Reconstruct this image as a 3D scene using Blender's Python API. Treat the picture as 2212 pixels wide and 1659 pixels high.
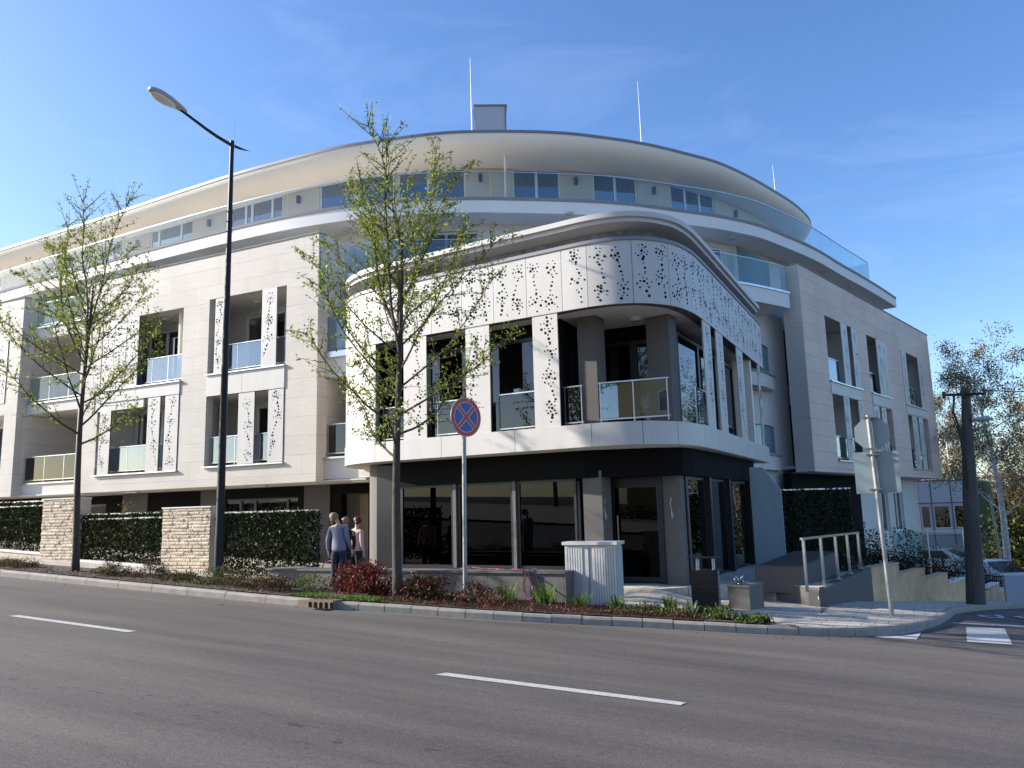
import bpy, bmesh, math, random
import numpy as np
from mathutils import Vector, Matrix

for o in list(bpy.data.objects): bpy.data.objects.remove(o)
scene = bpy.context.scene
COL = scene.collection
rad = math.radians

# ---------------------------------------------------------------- camera
cam_data = bpy.data.cameras.new('camera'); cam = bpy.data.objects.new('camera', cam_data); COL.objects.link(cam)
cam_data.sensor_width = 36.0; cam_data.lens = 1728.0/2212.0*36.0
cam_data.clip_start = 0.1; cam_data.clip_end = 3000
YAW, PITCH, ROLL, HCAM = rad(26.2), rad(9.05), rad(1.45), 1.7
_f = Vector((-math.sin(YAW)*math.cos(PITCH), math.cos(YAW)*math.cos(PITCH), math.sin(PITCH)))
_r = Vector((math.cos(YAW), math.sin(YAW), 0)); _u = _r.cross(_f)
_ix = _r*math.cos(ROLL) - _u*math.sin(ROLL); _iy = _r*math.sin(ROLL) + _u*math.cos(ROLL)
_m = Matrix((_ix, _iy, -_f)).transposed().to_4x4(); _m.translation = Vector((0, 0, HCAM))
cam.matrix_world = _m
scene.camera = cam

# ---------------------------------------------------------------- sun and sky
SUN_EL = rad(24.0)
SUNW = Vector((-0.961, -0.277, 0)).normalized()
SUNDIR = Vector((SUNW.x*math.cos(SUN_EL), SUNW.y*math.cos(SUN_EL), math.sin(SUN_EL)))
sd = bpy.data.lights.new('sun', 'SUN'); sd.energy = 4.6; sd.angle = rad(0.53); sd.color = (1.0, 0.93, 0.84)
sun = bpy.data.objects.new('sun', sd); COL.objects.link(sun); sun.location = SUNDIR*60
sun.rotation_euler = SUNDIR.to_track_quat('Z', 'Y').to_euler()
world = bpy.data.worlds.new('World'); scene.world = world; world.use_nodes = True
wn = world.node_tree; wn.nodes.clear()
wo = wn.nodes.new('ShaderNodeOutputWorld'); bg = wn.nodes.new('ShaderNodeBackground')
sky = wn.nodes.new('ShaderNodeTexSky'); sky.sky_type = 'NISHITA'; sky.sun_disc = False
sky.sun_elevation = SUN_EL; sky.sun_rotation = math.atan2(SUNW.x, SUNW.y)
sky.altitude = 150; sky.air_density = 0.95; sky.dust_density = 1.0; sky.ozone_density = 2.5
bg.inputs['Strength'].default_value = 0.132
# thin cirrus
tc = wn.nodes.new('ShaderNodeTexCoord'); mp = wn.nodes.new('ShaderNodeMapping'); mp.inputs['Scale'].default_value = (1.2, 1.6, 5.0); mp.inputs['Rotation'].default_value = (0.3, 0.5, 0.4)
nz = wn.nodes.new('ShaderNodeTexNoise'); nz.inputs['Scale'].default_value = 1.7; nz.inputs['Detail'].default_value = 7; nz.inputs['Roughness'].default_value = 0.62; nz.inputs['Distortion'].default_value = 0.7
cr = wn.nodes.new('ShaderNodeValToRGB'); cr.color_ramp.elements[0].position = 0.54; cr.color_ramp.elements[1].position = 0.82
cr.color_ramp.elements[0].color = (0, 0, 0, 1); cr.color_ramp.elements[1].color = (0.10, 0.10, 0.10, 1)
mx = wn.nodes.new('ShaderNodeMixRGB'); mx.inputs['Color2'].default_value = (5.6, 6.3, 7.6, 1)
wn.links.new(tc.outputs['Generated'], mp.inputs['Vector']); wn.links.new(mp.outputs[0], nz.inputs['Vector'])
wn.links.new(nz.outputs['Fac'], cr.inputs['Fac']); wn.links.new(cr.outputs['Color'], mx.inputs['Fac'])
hs = wn.nodes.new('ShaderNodeHueSaturation'); hs.inputs['Saturation'].default_value = 1.18; hs.inputs['Hue'].default_value = 0.508
wn.links.new(sky.outputs['Color'], hs.inputs['Color']); wn.links.new(hs.outputs['Color'], mx.inputs['Color1']); wn.links.new(mx.outputs['Color'], bg.inputs['Color'])
wn.links.new(bg.outputs['Background'], wo.inputs['Surface'])
vs = scene.view_settings; vs.view_transform = 'Standard'; vs.look = 'None'; vs.exposure = 1.05; vs.gamma = 1.0; vs.use_curve_mapping = False
scene.render.engine = 'CYCLES'
scene.cycles.max_bounces = 8; scene.cycles.transparent_max_bounces = 16

# ---------------------------------------------------------------- materials
MATS = {}
def nodes(name):
    m = bpy.data.materials.new(name); m.use_nodes = True; MATS[name] = m
    nt = m.node_tree; b = nt.nodes['Principled BSDF']
    return m, nt, b
def setp(b, **k):
    for a, v in k.items():
        a = a.replace('_', ' ')
        if a in b.inputs: b.inputs[a].default_value = v
def N(nt, t, **k):
    n = nt.nodes.new(t)
    for a, v in k.items():
        if a in n.inputs: n.inputs[a].default_value = v
        else: setattr(n, a, v)
    return n
def mat(name, col, rough=0.6, metal=0.0, noise=0.0, nscale=8.0, bump=0.0, bscale=60.0, stretch=(1, 1, 1), spec=0.5, col2=None, coat=0.0):
    m, nt, b = nodes(name)
    b.inputs['Base Color'].default_value = (*col, 1); setp(b, Roughness=rough, Metallic=metal, Coat_Weight=coat)
    b.inputs['Specular IOR Level'].default_value = spec
    if noise or bump:
        tcn = N(nt, 'ShaderNodeTexCoord'); mpn = N(nt, 'ShaderNodeMapping'); mpn.inputs['Scale'].default_value = stretch
        nt.links.new(tcn.outputs['Object'], mpn.inputs[0])
    if noise:
        n1 = N(nt, 'ShaderNodeTexNoise', Scale=nscale, Detail=6.0, Roughness=0.6)
        nt.links.new(mpn.outputs[0], n1.inputs['Vector'])
        r = N(nt, 'ShaderNodeValToRGB'); r.color_ramp.elements[0].position = 0.3; r.color_ramp.elements[1].position = 0.7
        c2 = col2 or tuple(min(1, c*(1+noise)) for c in col); c1 = tuple(c*(1-noise) for c in col)
        r.color_ramp.elements[0].color = (*c1, 1); r.color_ramp.elements[1].color = (*c2, 1)
        nt.links.new(n1.outputs['Fac'], r.inputs['Fac']); nt.links.new(r.outputs['Color'], b.inputs['Base Color'])
    if bump:
        n2 = N(nt, 'ShaderNodeTexNoise', Scale=bscale, Detail=5.0); nt.links.new(mpn.outputs[0], n2.inputs['Vector'])
        bp = N(nt, 'ShaderNodeBump', Strength=bump, Distance=0.02); nt.links.new(n2.outputs['Fac'], bp.inputs['Height'])
        nt.links.new(bp.outputs['Normal'], b.inputs['Normal'])
    return m

def stone_mat(name, d, c_lo, c_hi, row=0.6, width=1.5, joint=(0.30, 0.27, 0.24)):
    """travertine slabs in level courses; d = plan direction of the wall"""
    m, nt, b = nodes(name); setp(b, Roughness=0.62); b.inputs['Specular IOR Level'].default_value = 0.3
    g = N(nt, 'ShaderNodeTexCoord'); dt = N(nt, 'ShaderNodeVectorMath', operation='DOT_PRODUCT'); dt.inputs[1].default_value = (d[0], d[1], 0)
    sp = N(nt, 'ShaderNodeSeparateXYZ'); cb = N(nt, 'ShaderNodeCombineXYZ'); L = nt.links.new
    L(g.outputs['Object'], dt.inputs[0]); L(g.outputs['Object'], sp.inputs[0]); L(dt.outputs['Value'], cb.inputs['X']); L(sp.outputs['Z'], cb.inputs['Y'])
    br = N(nt, 'ShaderNodeTexBrick', Scale=1.0); br.inputs['Brick Width'].default_value = width; br.inputs['Row Height'].default_value = row
    br.inputs['Mortar Size'].default_value = 0.005; br.inputs['Mortar Smooth'].default_value = 0.3; br.inputs['Bias'].default_value = 0.0
    br.inputs['Color1'].default_value = (*c_lo, 1); br.inputs['Color2'].default_value = (*c_hi, 1); br.inputs['Mortar'].default_value = (*joint, 1)
    L(cb.outputs[0], br.inputs['Vector'])
    mpn = N(nt, 'ShaderNodeMapping'); mpn.inputs['Scale'].default_value = (0.7, 14.0, 1.0); L(cb.outputs[0], mpn.inputs[0])
    n1 = N(nt, 'ShaderNodeTexNoise', Scale=2.2, Detail=8.0, Roughness=0.7); L(mpn.outputs[0], n1.inputs['Vector'])
    r = N(nt, 'ShaderNodeValToRGB'); r.color_ramp.elements[0].position = 0.32; r.color_ramp.elements[1].position = 0.62
    r.color_ramp.elements[0].color = (0.88, 0.865, 0.845, 1); r.color_ramp.elements[1].color = (1.05, 1.04, 1.03, 1)
    L(n1.outputs['Fac'], r.inputs['Fac'])
    mul = N(nt, 'ShaderNodeMixRGB', blend_type='MULTIPLY'); mul.inputs['Fac'].default_value = 1.0
    L(br.outputs['Color'], mul.inputs['Color1']); L(r.outputs['Color'], mul.inputs['Color2']); 
    n3 = N(nt, 'ShaderNodeTexNoise', Scale=0.6, Detail=3.0); L(cb.outputs[0], n3.inputs['Vector'])
    r3 = N(nt, 'ShaderNodeValToRGB'); r3.color_ramp.elements[0].color = (0.9, 0.9, 0.9, 1); r3.color_ramp.elements[1].color = (1.06, 1.05, 1.04, 1); r3.color_ramp.elements[0].position = .3; r3.color_ramp.elements[1].position = .7
    L(n3.outputs['Fac'], r3.inputs['Fac']); mul2 = N(nt, 'ShaderNodeMixRGB', blend_type='MULTIPLY'); mul2.inputs['Fac'].default_value = 1.0
    L(mul.outputs['Color'], mul2.inputs['Color1']); L(r3.outputs['Color'], mul2.inputs['Color2']); L(mul2.outputs['Color'], b.inputs['Base Color'])
    bp = N(nt, 'ShaderNodeBump', Strength=0.25, Distance=0.01); L(n1.outputs['Fac'], bp.inputs['Height'])
    bp2 = N(nt, 'ShaderNodeBump', Strength=0.6, Distance=0.01, invert=True); L(br.outputs['Fac'], bp2.inputs['Height']); L(bp.outputs['Normal'], bp2.inputs['Normal']); L(bp2.outputs['Normal'], b.inputs['Normal'])
    return m

def glass_mat(name, tint, alpha, rough=0.01, ior=1.5, refl=1.0):
    """thin sheet: tinted see-through plus mirror reflection"""
    m, nt, b = nodes(name); nt.nodes.remove(b); out = nt.nodes['Material Output']; L = nt.links.new
    tr = N(nt, 'ShaderNodeBsdfTransparent'); tr.inputs['Color'].default_value = (*tint, 1)
    gl = N(nt, 'ShaderNodeBsdfGlossy', Roughness=rough); gl.inputs['Color'].default_value = (0.95, 0.98, 1, 1)
    geo = N(nt, 'ShaderNodeNewGeometry'); dp = N(nt, 'ShaderNodeVectorMath', operation='DOT_PRODUCT'); L(geo.outputs['Normal'], dp.inputs[0]); L(geo.outputs['Incoming'], dp.inputs[1])
    ab = N(nt, 'ShaderNodeMath', operation='ABSOLUTE'); L(dp.outputs['Value'], ab.inputs[0]); om = N(nt, 'ShaderNodeMath', operation='SUBTRACT'); om.inputs[0].default_value = 1.0; L(ab.outputs[0], om.inputs[1])
    pw = N(nt, 'ShaderNodeMath', operation='POWER'); pw.inputs[1].default_value = 5.0; L(om.outputs[0], pw.inputs[0]); f0 = ((ior-1)/(ior+1))**2*1.7
    fr = N(nt, 'ShaderNodeMath', operation='MULTIPLY_ADD'); fr.inputs[1].default_value = 1-f0; fr.inputs[2].default_value = f0; L(pw.outputs[0], fr.inputs[0]); mxs = N(nt, 'ShaderNodeMixShader')
    if alpha > 0:
        df = N(nt, 'ShaderNodeBsdfDiffuse'); df.inputs['Color'].default_value = (*[min(1, c*0.9) for c in tint], 1)
        m0 = N(nt, 'ShaderNodeMixShader'); m0.inputs[0].default_value = alpha; L(tr.outputs[0], m0.inputs[1]); L(df.outputs[0], m0.inputs[2]); src = m0
    else: src = tr
    mm = N(nt, 'ShaderNodeMath', operation='MULTIPLY'); mm.inputs[1].default_value = refl; L(fr.outputs[0], mm.inputs[0])
    L(mm.outputs[0], mxs.inputs[0]); L(src.outputs[0], mxs.inputs[1]); L(gl.outputs[0], mxs.inputs[2]); L(mxs.outputs[0], out.inputs['Surface'])
    return m

def leaf_mat(name, c1, c2, trans=0.35):
    m, nt, b = nodes(name); nt.nodes.remove(b); out = nt.nodes['Material Output']; L = nt.links.new
    g = N(nt, 'ShaderNodeNewGeometry'); r = N(nt, 'ShaderNodeValToRGB'); r.color_ramp.elements[0].color = (*c1, 1); r.color_ramp.elements[1].color = (*c2, 1)
    L(g.outputs['Random Per Island'], r.inputs['Fac'])
    d = N(nt, 'ShaderNodeBsdfDiffuse'); t = N(nt, 'ShaderNodeBsdfTranslucent'); gl = N(nt, 'ShaderNodeBsdfGlossy', Roughness=0.45); gl.inputs['Color'].default_value = (.8, .8, .8, 1)
    L(r.outputs['Color'], d.inputs['Color']); L(r.outputs['Color'], t.inputs['Color'])
    m1 = N(nt, 'ShaderNodeMixShader'); m1.inputs[0].default_value = trans; L(d.outputs[0], m1.inputs[1]); L(t.outputs[0], m1.inputs[2])
    m2 = N(nt, 'ShaderNodeMixShader'); m2.inputs[0].default_value = 0.018; L(m1.outputs[0], m2.inputs[1]); L(gl.outputs[0], m2.inputs[2]); L(m2.outputs[0], out.inputs['Surface'])
    return m

RD = (0.2503, 0.9682)
stone_mat('travertine_front', (1, 0), (0.52, 0.49, 0.45), (0.56, 0.53, 0.49), width=2.4, joint=(.40, .37, .34))
stone_mat('travertine_side', (0, 1), (0.58, 0.53, 0.47), (0.65, 0.60, 0.54), width=3)
stone_mat('travertine_wing', RD, (0.70, 0.54, 0.45), (0.75, 0.585, 0.49), width=3.0, joint=(.25, .21, .2))
mat('white_render', (0.64, 0.61, 0.56), 0.85, noise=0.03, nscale=1.5, bump=0.08, bscale=200)
mat('cream_render', (0.88, 0.81, 0.70), 0.8, noise=0.03, nscale=0.8)
mat('tan_render', (0.62, 0.50, 0.38), 0.85, noise=0.04, nscale=1.2)
mat('white_panel', (0.51, 0.495, 0.47), 0.42, noise=0.05, nscale=1.6, stretch=(1.5, 1.5, .35), col2=(0.54, 0.525, 0.50))
mat('joint_dark', (0.10, 0.10, 0.10), 0.8)
mat('hole_black', (0.004, 0.004, 0.004), 0.9, spec=0.1)
mat('roof_edge', (0.20, 0.20, 0.22), 0.5, metal=0.2)
mat('gravel_grey', (0.25, 0.25, 0.26), 0.9, noise=0.2, nscale=30)
mat('gutter_grit', (0.12, 0.108, 0.095), 0.95, noise=0.4, nscale=40)
mat('dark_cladding', (0.004, 0.004, 0.0045), 0.9, spec=.2, noise=0.1, nscale=2)
mat('granite_grey', (0.125, 0.117, 0.108), 0.75, noise=0.22, nscale=45, bump=0.15, bscale=120)
mat('granite_dark', (0.085, 0.08, 0.078), 0.7, noise=0.15, nscale=30, bump=0.1)
mat('frame_white', (0.75, 0.75, 0.74), 0.4)
mat('frame_dark', (0.018, 0.018, 0.02), 0.4)
mat('steel', (0.55, 0.56, 0.57), 0.28, metal=1.0, noise=0.05, nscale=5)
mat('galvanised', (0.30, 0.30, 0.30), 0.5, metal=0.35, noise=0.12, nscale=12)
mat('sign_back', (0.22, 0.28, 0.29), 0.55, metal=0.2, noise=0.08, nscale=4)
mat('black_metal', (0.012, 0.012, 0.013), 0.35)
mat('lamp_paint', (0.010, 0.012, 0.018), 0.5, noise=0.1, nscale=3, spec=.3)
mat('lamp_head_grey', (0.36, 0.36, 0.38), 0.4)
mat('lamp_glass', (0.62, 0.60, 0.55), 0.2)
mat('sign_red', (0.50, 0.030, 0.025), 0.4)
mat('sign_blue', (0.020, 0.075, 0.30), 0.4)
mat('sign_white', (0.75, 0.75, 0.75), 0.4)
mat('blind_grey', (0.22, 0.23, 0.25), 0.6)
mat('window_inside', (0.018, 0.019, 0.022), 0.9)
mat('curtain', (0.10, 0.11, 0.105), 0.9, noise=0.35, nscale=9, stretch=(4, 4, 0.1))
mat('curtain_light', (0.42, 0.44, 0.42), 0.9, noise=0.2, nscale=9, stretch=(4, 4, 0.1))
mat('brick_dark', (0.16, 0.155, 0.15), 0.9, noise=0.4, nscale=5)
mat('concrete', (0.42, 0.40, 0.37), 0.85, noise=0.12, nscale=6, bump=0.15, bscale=80)
mat('kerb_concrete', (0.29, 0.265, 0.225), 0.85, noise=0.18, nscale=5, bump=0.25, bscale=70)
mat('coping_white', (0.72, 0.70, 0.66), 0.6)
mat('old_concrete', (0.085, 0.075, 0.065), 0.9, noise=0.35, nscale=4, bump=0.3, bscale=30, stretch=(1, 1, 0.2))
mat('sandstone_step', (0.58, 0.38, 0.21), 0.8, noise=0.25, nscale=2.5, bump=0.2, bscale=40)
mat('road_paint', (0.52, 0.50, 0.46), 0.75, noise=0.35, nscale=28, col2=(0.60, 0.585, 0.545), bump=.3, bscale=90)
mat('cast_iron', (0.20, 0.13, 0.09), 0.7, noise=0.3, nscale=15)
mat('soil', (0.055, 0.040, 0.028), 0.95, noise=0.4, nscale=14, bump=0.6, bscale=30)
mat('bark', (0.06, 0.050, 0.040), 0.9, noise=0.35, nscale=12, bump=0.5, bscale=40, stretch=(1, 1, 0.3))
mat('birch_bark', (0.62, 0.60, 0.56), 0.8, noise=0.55, nscale=6, stretch=(1, 1, 2.5))
mat('twig', (0.14, 0.115, 0.095), 0.9)
mat('hose_pink', (0.42, 0.13, 0.17), 0.5)
mat('hose_black', (0.015, 0.015, 0.015), 0.5)
mat('skin', (0.55, 0.33, 0.25), 0.6)
mat('hair_blonde', (0.24, 0.15, 0.085), 0.6, noise=0.3, nscale=40, stretch=(1, 1, .2))
mat('hair_red', (0.10, 0.012, 0.025), 0.5, noise=0.3, nscale=40)
mat('knit_grey', (0.20, 0.20, 0.26), 0.9, noise=0.12, nscale=60, bump=0.2, bscale=150)
mat('jeans', (0.018, 0.030, 0.050), 0.9, noise=0.2, nscale=30)
mat('cloth_black', (0.012, 0.012, 0.014), 0.9)
mat('cloth_pink', (0.66, 0.42, 0.40), 0.85, noise=0.05, nscale=10)
mat('cabinet_grey', (0.50, 0.50, 0.48), 0.55, noise=0.06, nscale=3)
mat('car_white', (0.68, 0.69, 0.70), 0.25, coat=0.6)
mat('tyre', (0.012, 0.012, 0.012), 0.8)
mat('car_glass', (0.01, 0.012, 0.014), 0.05)
mat('roof_tile', (0.30, 0.12, 0.07), 0.8, noise=0.2, nscale=6)
mat('yellow_render', (0.62, 0.44, 0.20), 0.85, noise=0.05, nscale=2)
mat('panel_blue_grey', (0.42, 0.44, 0.50), 0.4)
mat('panel_green', (0.03, 0.10, 0.035), 0.5)
mat('screen_wall', (0.26, 0.32, 0.34), 0.5)
mat('topiary', (0.012, 0.10, 0.03), 0.8, noise=0.4, nscale=60, bump=0.8, bscale=80)
glass_mat('rail_glass', (0.80, 0.87, 0.885), 0.01, refl=.6)
glass_mat('shop_glass', (0.20, 0.23, 0.21), 0.0, refl=.36)
glass_mat('clear_glass', (0.72, 0.84, 0.84), 0.0, refl=.5)
glass_mat('frosted_glass', (0.34, 0.50, 0.55), 0.5, rough=0.1)
glass_mat('loggia_glass', (0.66, 0.74, 0.82), 0.0, ior=1.9)
glass_mat('dark_glass', (0.16, 0.18, 0.18), 0.0)
glass_mat('window_glass', (0.22, 0.26, 0.32), 0.0, ior=1.9, refl=1.2)
mat('bright_render', (0.80, 0.78, 0.75), 0.85, noise=0.03, nscale=1.5)
leaf_mat('leaf_spring', (0.075, 0.11, 0.015), (0.34, 0.39, 0.06), 0.45)
leaf_mat('leaf_ivy', (0.014, 0.022, 0.006), (0.06, 0.075, 0.022), 0.15)
leaf_mat('leaf_red', (0.085, 0.012, 0.012), (0.26, 0.045, 0.030), 0.2)
leaf_mat('leaf_mixed', (0.04, 0.045, 0.012), (0.17, 0.07, 0.05), 0.2)
leaf_mat('leaf_rust', (0.045, 0.012, 0.008), (0.14, 0.040, 0.025), 0.15)
leaf_mat('leaf_grass', (0.05, 0.10, 0.012), (0.16, 0.24, 0.05), 0.35)
leaf_mat('leaf_low', (0.035, 0.05, 0.012), (0.12, 0.12, 0.035), 0.25)
leaf_mat('leaf_dry', (0.07, 0.05, 0.025), (0.17, 0.12, 0.06), 0.2)
leaf_mat('leaf_yellow', (0.26, 0.19, 0.02), (0.45, 0.34, 0.06), 0.4)
leaf_mat('leaf_orange', (0.15, 0.075, 0.02), (0.26, 0.15, 0.05), 0.4)
leaf_mat('leaf_far', (0.10, 0.12, 0.02), (0.26, 0.25, 0.06), 0.4)
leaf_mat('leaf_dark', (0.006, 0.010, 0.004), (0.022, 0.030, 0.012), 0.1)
leaf_mat('leaf_pale', (0.20, 0.25, 0.12), (0.42, 0.46, 0.30), 0.3)

# asphalt: grain, worn lanes, patches
def asphalt():
    m, nt, b = nodes('asphalt'); L = nt.links.new; setp(b, Roughness=0.82); b.inputs['Specular IOR Level'].default_value = 0.35
    g = N(nt, 'ShaderNodeTexCoord')
    def noise(scale, stretch, detail=5):
        mp_ = N(nt, 'ShaderNodeMapping'); mp_.inputs['Scale'].default_value = stretch; L(g.outputs['Object'], mp_.inputs[0])
        n_ = N(nt, 'ShaderNodeTexNoise', Scale=scale, Detail=float(detail), Roughness=0.6); L(mp_.outputs[0], n_.inputs['Vector']); return n_
    big = noise(0.35, (0.5, 1.6, 1)); fine = noise(75, (1, 1, 1), 4); mid = noise(14, (1, 1.8, 1)); streak = noise(1.0, (0.12, 1.6, 1), 4)
    def ramp(n_, a, b_, c0, c1):
        r_ = N(nt, 'ShaderNodeValToRGB'); r_.color_ramp.elements[0].position = a; r_.color_ramp.elements[1].position = b_
        r_.color_ramp.elements[0].color = (*c0, 1); r_.color_ramp.elements[1].color = (*c1, 1); L(n_.outputs['Fac'], r_.inputs['Fac']); return r_
    base = ramp(big, .3, .72, (0.084, 0.076, 0.069), (0.128, 0.112, 0.098))
    def mul(a, b_):
        x = N(nt, 'ShaderNodeMixRGB', blend_type='MULTIPLY'); x.inputs['Fac'].default_value = 1; L(a.outputs['Color'], x.inputs['Color1']); L(b_.outputs['Color'], x.inputs['Color2']); return x
    c = mul(base, ramp(fine, .3, .7, (0.52, 0.52, 0.53), (1.50, 1.47, 1.42)))
    c = mul(c, ramp(mid, .25, .75, (0.80, 0.80, 0.80), (1.17, 1.17, 1.17)))
    c = mul(c, ramp(streak, .35, .65, (0.80, 0.80, 0.81), (1.16, 1.15, 1.13)))
    # damp spots in a band near the camera side of the lane
    sp = noise(4.2, (0.9, 1.9, 1), 5); dark = ramp(sp, .60, .67, (1, 1, 1), (0.45, 0.44, 0.45))
    sx = N(nt, 'ShaderNodeSeparateXYZ'); L(g.outputs['Object'], sx.inputs[0])
    sub = N(nt, 'ShaderNodeMath', operation='SUBTRACT'); sub.inputs[1].default_value = 5.1; L(sx.outputs['Y'], sub.inputs[0])
    ab = N(nt, 'ShaderNodeMath', operation='ABSOLUTE'); L(sub.outputs[0], ab.inputs[0])
    mr = N(nt, 'ShaderNodeMapRange'); mr.inputs['From Min'].default_value = 0.15; mr.inputs['From Max'].default_value = 0.55; mr.inputs['To Min'].default_value = 1; mr.inputs['To Max'].default_value = 0; L(ab.outputs[0], mr.inputs['Value'])
    x = N(nt, 'ShaderNodeMixRGB', blend_type='MULTIPLY'); L(mr.outputs[0], x.inputs['Fac']); L(c.outputs['Color'], x.inputs['Color1']); L(dark.outputs['Color'], x.inputs['Color2'])
    L(x.outputs['Color'], b.inputs['Base Color'])
    bp = N(nt, 'ShaderNodeBump', Strength=0.5, Distance=0.01); L(fine.outputs['Fac'], bp.inputs['Height']); L(bp.outputs['Normal'], b.inputs['Normal'])
asphalt()
def pavers():
    m, nt, b = nodes('pavers'); L = nt.links.new; setp(b, Roughness=0.85)
    g = N(nt, 'ShaderNodeTexCoord'); br = N(nt, 'ShaderNodeTexBrick', Scale=1.0); br.offset = 0.5
    br.inputs['Brick Width'].default_value = 0.4; br.inputs['Row Height'].default_value = 0.4; br.inputs['Mortar Size'].default_value = 0.006
    br.inputs['Color1'].default_value = (0.46, 0.41, 0.33, 1); br.inputs['Color2'].default_value = (0.54, 0.48, 0.38, 1); br.inputs['Mortar'].default_value = (0.13, 0.12, 0.10, 1)
    L(g.outputs['Object'], br.inputs['Vector'])
    n1 = N(nt, 'ShaderNodeTexNoise', Scale=3.0, Detail=7.0); L(g.outputs['Object'], n1.inputs['Vector'])
    r = N(nt, 'ShaderNodeValToRGB'); r.color_ramp.elements[0].color = (0.7, 0.7, 0.7, 1); r.color_ramp.elements[1].color = (1.15, 1.15, 1.15, 1); r.color_ramp.elements[0].position = .3; r.color_ramp.elements[1].position = .7
    L(n1.outputs['Fac'], r.inputs['Fac']); x = N(nt, 'ShaderNodeMixRGB', blend_type='MULTIPLY'); x.inputs['Fac'].default_value = 1
    L(br.outputs['Color'], x.inputs['Color1']); L(r.outputs['Color'], x.inputs['Color2']); L(x.outputs['Color'], b.inputs['Base Color'])
    bp = N(nt, 'ShaderNodeBump', Strength=0.5, Distance=0.01, invert=True); L(br.outputs['Fac'], bp.inputs['Height']); L(bp.outputs['Normal'], b.inputs['Normal'])
pavers()

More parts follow.
